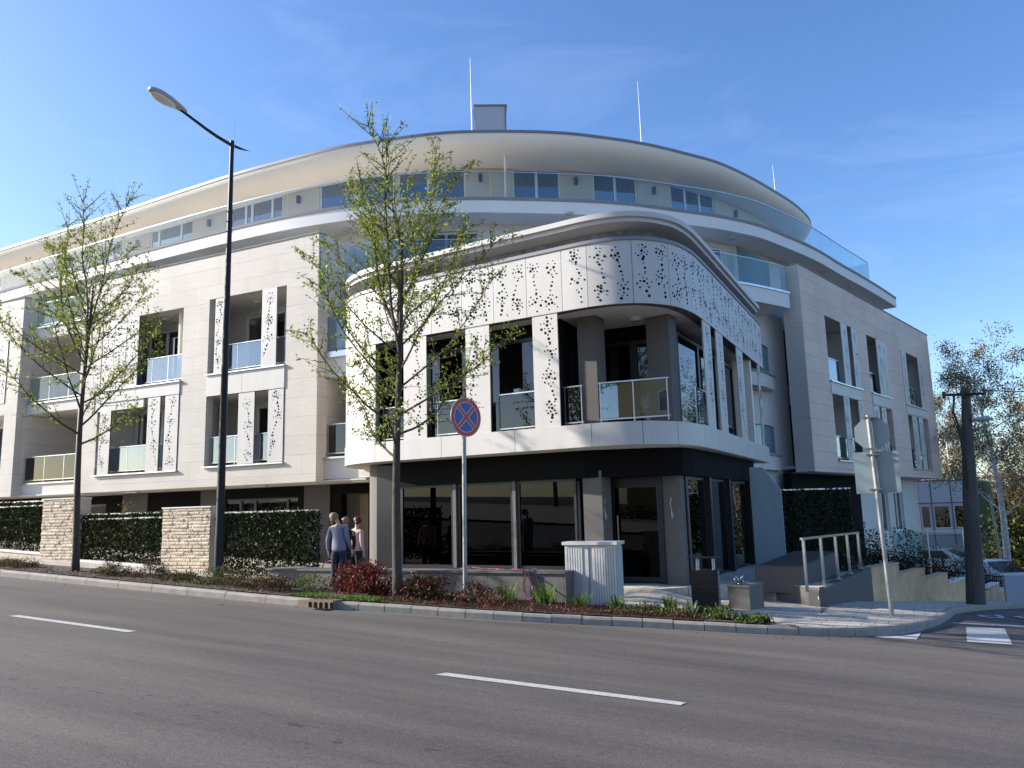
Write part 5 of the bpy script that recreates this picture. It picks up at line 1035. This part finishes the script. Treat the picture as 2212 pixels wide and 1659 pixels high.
# concrete utility pole with lamp
ux, uy = 1.26, 26.0; uz = H(ux, uy); o = thing('utility_pole', 'thick dark concrete utility pole with crossarm and small lamp', 'utility pole', (ux, uy, uz))
m = MB().mat('old_concrete'); m.tube([(ux, uy, uz-.3), (ux+.18, uy, 1.9), (ux+.36, uy, 4.85)], [.255, .19, .11], 14); m.tube([(ux-.1, uy-.22, uz), (ux-.06, uy-.2, 0.1)], .03, 6); m.build('pole', o, smooth=True, angle=40)
m = MB().mat('black_metal'); m.tube([(ux-.22, uy-.15, 4.68), (ux+.84, uy-.15, 4.64)], .035, 8)
for x in (-.2, .25, .8): m.cyl(ux+x, uy-.15, 4.6, 4.78, .045, 8)
m.tube([(ux+.05, uy-.16, 4.65), (ux-.02, uy-.2, 4.2), (ux+.1, uy-.22, 3.6), (ux+.1, uy-.2, 2.0)], .028, 6); m.build('crossarm', o)
m = MB().mat('black_metal'); m.tube([(ux-.1, uy-.15, 4.6), (ux-.02, uy-.2, 3.9), (ux+.14, uy-.2, 3.4)], .008, 4); m.tube([(ux+.6, uy-.15, 4.62), (ux+.5, uy-.2, 4.2), (ux+.36, uy-.15, 3.9)], .008, 4); m.build('cable', o)
m = MB().mat('lamp_head_grey'); m.ell((ux+.66, uy-.1, 3.93), (.27, .12, .07), 14, 8); m.tube([(ux+.3, uy, 3.88), (ux+.5, uy-.05, 3.9)], .025, 6); m.build('lamp_head', o, smooth=True)
m = MB().mat('black_metal'); m.tube([(2.06, 25.85, 4.72), (5, 26.5, 4.45), (9, 27.5, 4.3), (16, 29, 4.6)], .014, 5); tag(m.build('overhead_cable', loc=(2.06, 25.85, 4.72)), 'black overhead cable running right from the concrete pole', 'cable')
# topiary ball on the terrace behind the pavilion roof
m = MB().mat('topiary'); m.ell((-11.78, 21.9, 10.08), (.3, .3, .3), 24, 16, jit=.05); m.mat('white_panel'); m.cyl(-11.78, 21.9, 9.45, 9.8, .16, 14); tag(m.build('topiary_ball', loc=(-11.78, 21.9, 9.45)), 'dark green clipped ball plant on the terrace behind the pavilion', 'plant')

# ================================================================= people
def skinned(name, parent, verts, edges, radii, mn, base, M, sub=2):
    me = bpy.data.meshes.new(name); me.from_pydata([tuple(M @ Vector(v)) for v in verts], edges, []); ob = bpy.data.objects.new(name, me); COL.objects.link(ob); me.materials.append(MATS[mn])
    if parent: ob.parent = parent
    md = ob.modifiers.new('Skin', 'SKIN'); md.use_smooth_shade = True; md.branch_smoothing = .6
    sv = me.skin_vertices[0].data
    for i, r in enumerate(radii): sv[i].radius = (r, r) if not isinstance(r, tuple) else r
    sv[base].use_root = True
    s = ob.modifiers.new('Sub', 'SUBSURF'); s.levels = sub; s.render_levels = sub
    return ob
def person(label, pos, yaw, hgt, lean, arms, top_m, bot_m, hair_m, hair, legs=0.0, head=(0, 0, 0)):
    """arms: list of (elbow, wrist, palm) for left/right in body space; lean: rotation of the torso about the hip"""
    s = hgt/1.66; T = thing('person', label, 'person', pos); M = Matrix.Rotation(yaw, 4, 'Z') @ Matrix.Scale(s, 4)
    LM = Matrix.Rotation(lean[0], 4, 'X') @ Matrix.Rotation(lean[1], 4, 'Y'); piv = Vector((0, 0, .92))
    def tl(v): return piv+(LM.to_3x3() @ (Vector(v)-piv))
    hd = Vector(head)
    V = [(0, 0, .93), tl((0, 0, 1.10)), tl((0, 0, 1.27)), tl((0, 0, 1.38)), tl((0, .0, 1.46)), tl((0, .012, 1.53))+hd*.6, tl((0, .012, 1.60))+hd, tl((0, .035, 1.555))+hd*.8+Vector((0, .06, 0))]
    Rr = [(.135, .10), (.115, .085), (.135, .095), (.10, .07), .046, (.068, .078), (.070, .082), .015]; Ed = [(0, 1), (1, 2), (2, 3), (3, 4), (4, 5), (5, 6), (5, 7)]
    def addv(v, r, p): V.append(v); Rr.append(r); Ed.append((p, len(V)-1)); return len(V)-1
    leg = {}
    for sg in (-1, 1):
        h = addv((sg*.085, 0, .84), .085, 0); k = addv((sg*.095, .02+legs*sg*.08, .47), .055, h); a = addv((sg*.10, -.01+legs*sg*.16, .09), .037, k); t = addv((sg*.11, .14+legs*sg*.16, .03), .032, a); leg[sg] = (h, k, a, t)
    arm = {}
    for sg, (el, wr, pa) in zip((-1, 1), arms):
        sh = addv(tl((sg*.165, 0, 1.355)), .050, 3); e = addv(tl(el), .037, sh); w = addv(tl(wr), .026, e); p = addv(tl(pa), (.034, .018), w); arm[sg] = (sh, e, w, p)
        d = (tl(pa)-tl(wr)).normalized(); sd = d.cross(Vector((sg, 0.2, 0))).normalized()
        for k, (o_, ln) in enumerate(((-.027, .062), (-.009, .075), (.009, .072), (.027, .055))):
            f1 = addv(tl(pa)+d*.035+sd*o_, .0085, p); f2 = addv(tl(pa)+d*(.035+ln*.5)+sd*o_*1.1+Vector((-sg*.006, .004, 0)), .008, f1); addv(tl(pa)+d*(.035+ln*.9)+sd*o_*1.1+Vector((-sg*.02, .012, 0)), .0065, f2)
        t1 = addv(tl(pa)-d*.01+sd*.035, .010, p); addv(tl(pa)+d*.025+sd*.058, .008, t1)
    skinned('body', T, V, Ed, Rr, 'skin', 0, M, 2)
    # top
    tv = [Vector(V[0])-Vector((0, 0, .13)), V[0]]+[V[i] for i in (1, 2, 3)]+[V[4]-Vector((0, 0, .03)) if isinstance(V[4], Vector) else V[4]]; te = [(0, 1), (1, 2), (2, 3), (3, 4), (4, 5)]; trr = [(.18, .14), (.178, .138), (.155, .122), (.168, .13), (.135, .10), .058]
    for sg in (-1, 1):
        b = len(tv); tv += [V[i] for i in arm[sg][:3]]; te += [(4, b), (b, b+1), (b+1, b+2)]; trr += [.066, .052, .038]
    skinned('top', T, tv, te, trr, top_m, 0, M, 2)
    bv = [V[0], Vector(V[0])+Vector((0, 0, .08))]; be = [(0, 1)]; brr = [(.160, .125), (.13, .1)]
    for sg in (-1, 1):
        b = len(bv); bv += [V[i] for i in leg[sg][:3]]; be += [(0, b), (b, b+1), (b+1, b+2)]; brr += [.112, .078, .06]
    skinned('trousers', T, bv, be, brr, bot_m, 0, M, 2)
    for sg in (-1, 1):
        m = MB().mat('cloth_black'); a, t = Vector(V[leg[sg][2]]), Vector(V[leg[sg][3]]); c = M @ ((a+t)/2); m.ell((c.x, c.y, .045), (.05, .13, .045), 10, 6); sh = m.build('shoe', smooth=True); sh.parent = T
    c = M @ (V[6]); m = MB().mat(hair_m); m.ell((c.x, c.y, c.z+.015*s), (.088*s, .10*s, .10*s), 18, 12, jit=.03)
    for (dx, dy, dz, r) in hair: m.ell((c.x+dx, c.y+dy, c.z+dz), (r, r, r), 12, 8, jit=.05)
    h_ = m.build('hair', smooth=True); h_.parent = T
    return T
dn = lambda sg, out=.0, fwd=0: ((sg*(.215+out), -.02, 1.09), (sg*(.235+out), .03+fwd, .86), (sg*(.235+out), .05+fwd, .79))
person('woman in a grey sweater and dark jeans, blonde hair tied back, seen from behind', (-10.82, 13.62, PV(-10.82, 13.62)), rad(14), 1.58, (0.0, rad(-3)), [dn(-1, .03), dn(1, .0, .1)], 'knit_grey', 'jeans', 'hair_blonde', [(.03, -.085, .0, .05), (.035, -.10, -.06, .042), (.03, -.10, -.12, .03), (-.03, .0, .03, .08)], .3, (-.09, .0, -.03))
person('person in black with fair curly hair half hidden behind the grey sweater', (-12.15, 15.55, .02), rad(60), 1.60, (0, 0), [((-.24, .08, 1.12), (-.22, .30, 1.05), (-.20, .37, 1.05)), ((.24, .05, 1.1), (.26, .15, .90), (.26, .2, .84))], 'cloth_black', 'cloth_black', 'hair_blonde', [(.03, 0, .05, .06), (-.04, -.02, .04, .06)])
person('woman in a pink top with dark red hair standing beside the grey column', (-12.42, 16.3, .0), rad(-10), 1.62, (rad(0), rad(3)), [((-.25, .02, 1.10), (-.22, .14, .92), (-.2, .2, .88)), dn(1)], 'cloth_pink', 'cloth_black', 'hair_red', [(-.02, -.02, .04, .07), (.03, -.05, -.03, .06)])

# grit, leaves and twigs along the gutter
rng = np.random.default_rng(61); P_ = []
for k in range(520):
    a = rng.uniform(4, KERB.len-18); (x, y), d = KERB.at(a); o_ = abs(rng.normal())*.35+.03; X, Y = x+d[1]*o_, y-d[0]*o_; P_.append((X, Y, H(X, Y)+.008))
m = MB(); add_leaves(m, ['leaf_dry', 'leaf_rust'], P_, .045, .022, rng, 0); m.v = [(x, y, min(z, H(x, y)+.02) if z > H(x, y)+.005 else H(x, y)+.007) for x, y, z in m.v]; tag(m.build('leaf_litter', loc=(-15, 11.5, 0)), 'scattered dry leaves and grit along the gutter', 'litter', kind='stuff')
# ================================================================= background on the right
NB = thing('neighbour_building', 'low blue-grey panelled building with a rounded dark green end far right', 'building', (2.6, 68, -2.8))
fn = Fr((.2, 68.0), (1, .35)); m = MB().mat('panel_blue_grey'); wall_open(m, fn, 0, 4.3, -3.2, 3.2, .3, [(.25, .95, -.35, 1.35), (1.15, 2.35, -.35, 1.35), (2.6, 3.9, -.35, 1.35)])
m.mat('joint_dark')
for u in (.12, 1.05, 2.47, 4.05): m.fbox(fn, u-.02, u+.02, 0, .06, -1.6, 3.2)
m.fbox(fn, 0, 4.3, .0, .03, 1.5, 1.56); m.fbox(fn, 0, 4.3, 0, .03, 3.15, 3.24); m.build('wall', NB)
for a, b in ((.25, .95), (1.15, 2.35), (2.6, 3.9)): window(NB, fn, a, b, -.35, 1.35, n=-.08, bars=())
m = MB().mat('coping_white'); m.fbox(fn, .1, 4.2, 0, .05, -.8, -.45); m.build('sill_band', NB)
e = fn.P(4.3, 0, 0); gp = Path([(e[0], e[1]), (e[0]+.7, e[1]+.5), (e[0]+1.1, e[1]+1.4), (e[0]+1.2, e[1]+3)], step=.2); m = MB().mat('panel_green'); bar(m, gp, -.3, 0, -3.2, 3.0); m.build('rounded_end', NB, smooth=True, angle=40)
m = MB().mat('gravel_grey'); m.prism([fn.P(0, -.1, 0)[:2], fn.P(4.2, -.1, 0)[:2], (e[0]+1.1, e[1]+3), (-1, 76), (-3, 70)], 3.05, 3.15); m.build('roof', NB)

def bare_tree(name, label, base, h, seed, barkm='twig', spread=.5, leafm=None, nleaf=0, r0=.16, lean=(0, 0), depth=5, drop=0.0, leafL=.16, first=.3):
    R = random.Random(seed); rng = np.random.default_rng(seed); T = thing(name, label, 'tree', base); tk = MB().mat(barkm); br = MB().mat('birch_bark' if barkm == 'birch_bark' else 'twig'); LP = []
    pts = [(base[0]+lean[0]*f+.12*math.sin(6*f+seed), base[1]+lean[1]*f, base[2]-.2+h*.82*f) for f in [i/12 for i in range(13)]]; rs = [r0*(1-.86*i/12)+.012 for i in range(13)]
    tk.tube(pts, rs, 9); trunk = tk.build('trunk', T, smooth=True)
    def g(p, d, L_, r, lv):
        n = 4; q = [Vector(p)]; c = Vector(d).normalized()
        for i in range(n): c = (c+Vector((R.gauss(0, .13), R.gauss(0, .13), R.gauss(.07-drop*(lv > 1), .08)))).normalized(); q.append(q[-1]+c*L_/n)
        br.tube(q, [r*(1-.6*i/n) for i in range(n+1)], 4 if lv < 2 else 3, caps=False)
        if lv >= 2: LP.extend(q[1:])
        if lv < depth:
            for k in range(R.choice((2, 3, 3))+(lv > 1)):
                i = R.randint(1, n); o_ = Vector((R.gauss(0, 1), R.gauss(0, 1), R.gauss(.2, .7))).normalized(); dd = (q[i]-q[i-1]).normalized()
                g(q[i], dd*.8+o_*spread*1.2, L_*R.uniform(.5, .72), r*.5, lv+1)
    nb = 22
    for b in range(nb):
        f = first+(1-first)*b/(nb-1); i = min(int(f*12), 11); st = Vector(pts[i]).lerp(Vector(pts[i+1]), f*12-i); az = b*2.4+R.uniform(-.4, .4); el = rad(R.uniform(28, 50)+18*f)
        g(st, (math.cos(az)*math.cos(el), math.sin(az)*math.cos(el), math.sin(el)), h*R.uniform(.16, .26)*(1.15-.6*f), r0*.30*(1.1-f*.7), 1)
    br.build('branches', trunk)
    if leafm:
        P_ = np.array([tuple(LP[i]) for i in rng.integers(0, len(LP), nleaf)])+rng.normal(0, .16, (nleaf, 3)); fl = MB(); add_leaves(fl, leafm, P_, leafL, leafL*.55, rng, .6); fl.build('crown', T)
    return T
bare_tree('birch_tree', 'tall white birch with hanging golden green twigs behind the concrete pole', (4.25, 50, -2.9), 13.6, 5, 'birch_bark', .55, ['leaf_far', 'leaf_dry', 'leaf_orange'], 17000, r0=.19, lean=(-.5, 0), depth=4, drop=.14, leafL=.12, first=.34)
bare_tree('birch_tree', 'thin bare birch between the stone wing and the concrete pole', (3.1, 78, -3.3), 15, 6, 'birch_bark', .4, ['leaf_dry'], 5000, r0=.14, depth=4, first=.25)
bare_tree('bare_tree', 'leafless grey tree just right of the stone wing corner', (2.3, 86, -3.4), 16.5, 7, 'twig', .45, ['leaf_dry', 'leaf_far'], 8000, r0=.2, depth=4, first=.2)
bare_tree('bare_tree', 'leafless tree with faint green tint behind the concrete pole', (5.3, 88, -3.4), 15, 9, 'twig', .5, ['leaf_dry', 'leaf_far'], 9000, r0=.2, depth=4, first=.2)
bare_tree('bare_tree', 'dark bare tree to the right of the tall birch', (8.2, 76, -3.3), 14, 10, 'twig', .6, ['leaf_dry', 'leaf_orange'], 9000, r0=.2, depth=4, first=.2)
bare_tree('autumn_tree', 'russet leaved tree at the right edge above the yellow green tree', (9.4, 70, -3.2), 12.0, 11, 'twig', .6, ['leaf_orange', 'leaf_orange', 'leaf_far'], 9000, r0=.2, depth=3, leafL=.22, first=.25)
bare_tree('willow_tree', 'bright yellow green leafy tree at the right edge', (6.2, 48, -3.0), 6.8, 12, 'twig', .6, ['leaf_far', 'leaf_spring'], 9500, r0=.14, depth=3, drop=.2, leafL=.13, first=.3)
bare_tree('birch_tree', 'second pale birch at the very right edge', (8.0, 58, -3.0), 13, 14, 'birch_bark', .5, ['leaf_far'], 2500, r0=.13, depth=4, first=.35)
i = 0
for (x, y, z, rx, rz, lab) in ((6.2, 66, -3.2, 2.6, 2.6, 'dark evergreen mass behind the small far street lamp'), (10.5, 64, -3.2, 3, 3.2, 'dark evergreen thicket at the right edge behind the yellow green tree'), (4.0, 92, -3.4, 3.5, 3.2, 'dark bushes low behind the panelled building'), (12, 90, -3.4, 5, 4.5, 'dark wooded thicket farthest right')):
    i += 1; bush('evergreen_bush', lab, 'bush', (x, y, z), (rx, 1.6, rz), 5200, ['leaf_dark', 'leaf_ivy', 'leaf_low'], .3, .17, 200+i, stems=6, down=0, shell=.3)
# a wooded slope far behind closes the view
rng = np.random.default_rng(9); m = MB(); P_ = []
for k in range(900): P_.append(None)
n = 42000; x = rng.uniform(-30, 130, n); cl = np.sin(x*.35)*1.2+np.sin(x*.9+2)*.8+np.sin(x*2.1)*.6; z = -4+np.abs(rng.normal(0, 1, n))*2.6+rng.uniform(0, 1, n)*(5.5+cl)+np.clip((x-20)*.05, 0, 5); y = 150+rng.uniform(-8, 8, n)
add_leaves(m, ['leaf_dark', 'leaf_dry', 'leaf_low', 'leaf_orange'], np.stack([x, y, z], 1), 1.1, .6, rng, 0); tag(m.build('far_wood', loc=(50, 150, -4)), 'distant brown and green wooded slope closing the street', 'wood', kind='stuff')

# planting behind the stepped wall
for k, (u, nn_, rx, rz, lab, ms) in enumerate(((4.6, -1.1, 1.1, .75, 'dark clipped bush behind the first step of the tan wall', ['leaf_dark', 'leaf_ivy']), (7.4, -1.2, 1.4, .9, 'dark bush behind the second step of the tan wall', ['leaf_dark']), (10.6, -1.0, 1.3, 1.0, 'dark conical bush behind the third step of the tan wall', ['leaf_dark', 'leaf_ivy']), (14.5, -.8, 1.4, .75, 'dark bush beside the concrete pole behind the wall', ['leaf_dark']), (19.5, -.9, 1.5, .6, 'low dark bush behind the farthest step of the wall', ['leaf_dark', 'leaf_ivy']))):
    p = FR_.P(u, nn_, 0); bush('dark_bush', lab, 'bush', (p[0], p[1], (-.25, -.55, -.9, -1.35, -1.9)[k]), (rx*.7, rx*.7, rz), 2600, ms, .08, .045, 300+k, stems=8, shell=.3)
for k, (u, nn_, z, h, r, lab) in enumerate(((6.3, -1.6, -.3, 1.25, .65, 'dark red leaved shrub rising beside the glass fence'), (9.2, -1.3, -.7, 1.7, .75, 'tall open dark shrub left of the concrete pole'), (12.6, -1.0, -1.1, 1.75, .8, 'sparse dark shrub crossing in front of the panelled building'))):
    p = FR_.P(u, nn_, 0); bush('dark_shrub', lab, 'shrub', (p[0], p[1], z), (r, r, h*.55), 900, ['leaf_dark', 'leaf_rust'], .09, .05, 330+k, stems=22, shell=.25)
fg = Fr((-.7, 29.6), (1, .2)); m = MB().mat('clear_glass')
for a in (0, 1.05): m.fbox(fg, a, a+1.0, -.01, .01, -.3, .72)
m.mat('steel')
for a in (-.02, 1.02, 2.06): m.fbox(fg, a-.02, a+.02, -.02, .02, -.6, .78)
tag(m.build('glass_fence', loc=(-1, 29.4, -.4)), 'low clear glass fence behind the shrubs by the wing', 'fence')
o = thing('metal_fence', 'dark vertical bar fence running behind the concrete pole', 'fence', (2, 42, -2.6)); ff = Fr((.9, 44.2), (2.6, -4.0)); m = MB().mat('black_metal'); m.fbox(ff, 0, 5.2, -.02, .02, -1.62, -1.57); m.fbox(ff, 0, 5.2, -.02, .02, -2.5, -2.45); m.build('rails', o)
m = MB().mat('black_metal')
for i in range(42): u = .05+i*.125; m.fbox(ff, u-.011, u+.011, -.012, .012, -2.6, -1.55)
m.build('bars', o)
def car(label, pos, yaw, s=1.0):
    T = thing('parked_car', label, 'car', pos, 'white cars parked beyond the fence'); M = Matrix.Translation(pos) @ Matrix.Rotation(yaw, 4, 'Z') @ Matrix.Scale(s, 4)
    X = [-2.15, -2.1, -1.7, -1.2, -.4, .5, 1.0, 1.6, 2.0, 2.15]; top = [.62, .95, 1.05, 1.42, 1.5, 1.46, 1.2, .98, .82, .6]; low = [.32]*10; hw = [.7, .82, .87, .88, .88, .88, .88, .86, .8, .66]; cab = [0, 0, 0, 1, 1, 1, 0, 0, 0, 0]
    rows = []
    for i in range(10):
        sh = .90 if cab[i] or i in (2, 6) else top[i]; w2 = hw[i]*(.72 if cab[i] else (.80 if i in (2, 6) else .92))
        prof = [(-hw[i], low[i]), (-hw[i]*1.0, .65 if sh > .65 else sh), (-hw[i]*.97, min(sh, top[i])), (-w2, top[i]), (w2, top[i]), (hw[i]*.97, min(sh, top[i])), (hw[i], .65 if sh > .65 else sh), (hw[i], low[i])]
        rows.append([tuple(M @ Vector((X[i], y, z))) for y, z in prof])
    m = MB().mat('car_white'); m.grid(rows, closed=True); m.f += [tuple(range(8)), tuple(range(72, 80))[::-1]]; m.mi += [0, 0]; bd = m.build('body', T, smooth=True, angle=35)
    m = MB().mat('car_glass')
    for sg in (-1, 1): m.add([tuple(M @ Vector(p)) for p in ((-1.45, sg*.885, .95), (.85, sg*.885, .95), (.35, sg*.69, 1.38), (-1.15, sg*.69, 1.38))], [(0, 1, 2, 3)])
    m.add([tuple(M @ Vector(p)) for p in ((1.62, -.72, 1.0), (1.62, .72, 1.0), (.62, .60, 1.44), (.62, -.60, 1.44))], [(0, 1, 2, 3)]); m.add([tuple(M @ Vector(p)) for p in ((-1.92, -.7, 1.04), (-1.92, .7, 1.04), (-1.28, .6, 1.43), (-1.28, -.6, 1.43))], [(0, 1, 2, 3)]); m.build('windows', T)
    for x in (-1.35, 1.35):
        for y in (-.82, .82):
            m = MB().mat('tyre'); a, b = M @ Vector((x, y-.1, .32)), M @ Vector((x, y+.1, .32)); m.tube([tuple(a), tuple(b)], .32*s, 20); w = m.build('wheel', T, smooth=True, angle=40)
            m = MB().mat('steel'); a, b = M @ Vector((x, y-.11, .32)), M @ Vector((x, y+.11, .32)); m.tube([tuple(a), tuple(b)], .2*s, 14); m.build('rim', w)
    m = MB().mat('sign_red')
    for y in (-.68, .68): c = M @ Vector((-2.12, y, .82)); m.ell(tuple(c), (.06, .1, .07), 8, 5)
    m.build('tail_light', T)
car('white car parked behind the bar fence right of the concrete pole', (3.1, 46.6, -2.72), rad(-58))
car('white car parked farther back behind the dark shrubs', (1.2, 58, -2.75), rad(-20))
o = thing('street_lamp', 'small slim white street lamp far down the side street', 'street lamp', (3.95, 52.6, -3.0)); m = MB().mat('galvanised'); m.tube([(4.1, 52.6, -3.0), (3.85, 52.6, 2.0)], [.09, .05], 8); m.tube([(4.5, 52.6, 2.02), (3.2, 52.4, 2.1)], .035, 6); m.build('pole', o)
m = MB().mat('coping_white'); m.ell((3.2, 52.4, 2.1), (.42, .12, .06), 12, 6); m.build('lamp_head', o)
m = MB().mat('panel_blue_grey'); m.fbox(Fr((2.6, 33.4), (1, .12)), 0, 14, -.3, 0, -2.6, -.95); tag(m.build('side_wall', loc=(9, 34, -2.5)), 'blue grey rendered wall at the right edge beyond the concrete pole', 'wall')
m = MB().mat('asphalt'); m.grid([[(x, y, -2.78-.002*(y-45)) for x in lin(-1, 12, 8)] for y in lin(43.5, 64, 8)]); structure(m.build('parking_ground'))

# ================================================================= across the road, seen only as reflections
OB = thing('apartment_house', 'yellow rendered house with balconies across the road, mirrored in the pavilion glass', 'building', (-4, -22, 1))
fo = Fr((14, -19), (-1, 0)); m = MB().mat('yellow_render'); ops = [(a, a+1.3, z, z+1.5) for a in (2, 6, 10, 14, 18, 22) for z in (1.9, 5.0, 8.0)]
wall_open(m, fo, 0, 26, -1, 10.5, .3, ops); m.fbox(fo, 0, 26, -8, -7.5, -1, 10.5); m.build('wall', OB)
for (a, b, z0, z1) in ops: window(OB, fo, a, b, z0, z1, n=-.1, bars=(.5,))
m = MB().mat('roof_tile'); P = fo.P; m.add([P(-.5, .6, 10.4), P(26.5, .6, 10.4), P(26.5, -4, 13.5), P(-.5, -4, 13.5), P(-.5, -8.5, 10.4), P(26.5, -8.5, 10.4)], [(0, 1, 2, 3), (3, 2, 5, 4), (0, 3, 4), (1, 5, 2), (0, 4, 5, 1)]); m.build('roof', OB)
for u in (5.2, 13.2, 21.2):
    m = MB().mat('coping_white'); m.fbox(fo, u, u+3, 0, 1.2, 4.7, 4.9); m.mat('black_metal'); m.fbox(fo, u, u+3, 1.15, 1.2, 5.75, 5.8)
    for k in range(20): m.fbox(fo, u+.05+k*.15, u+.07+k*.15, 1.16, 1.18, 4.9, 5.75)
    m.build('balcony', OB)
bare_tree('bare_tree', 'bare tree across the road beside the yellow house', (-16, -14, .6), 11, 31, 'twig', .55, ['leaf_far'], 3000, r0=.18, depth=3)
bare_tree('bare_tree', 'bare tree across the road left of the yellow house', (-27, -15, 1.0), 12, 32, 'twig', .55, ['leaf_far'], 3000, r0=.18, depth=3)
bush('hedge', 'long dark hedge across the road in front of the yellow house', 'hedge', (-8, -12.5, .3), (16, .8, .8), 9000, ['leaf_ivy', 'leaf_low'], .22, .12, 400, stems=0, shell=.4)
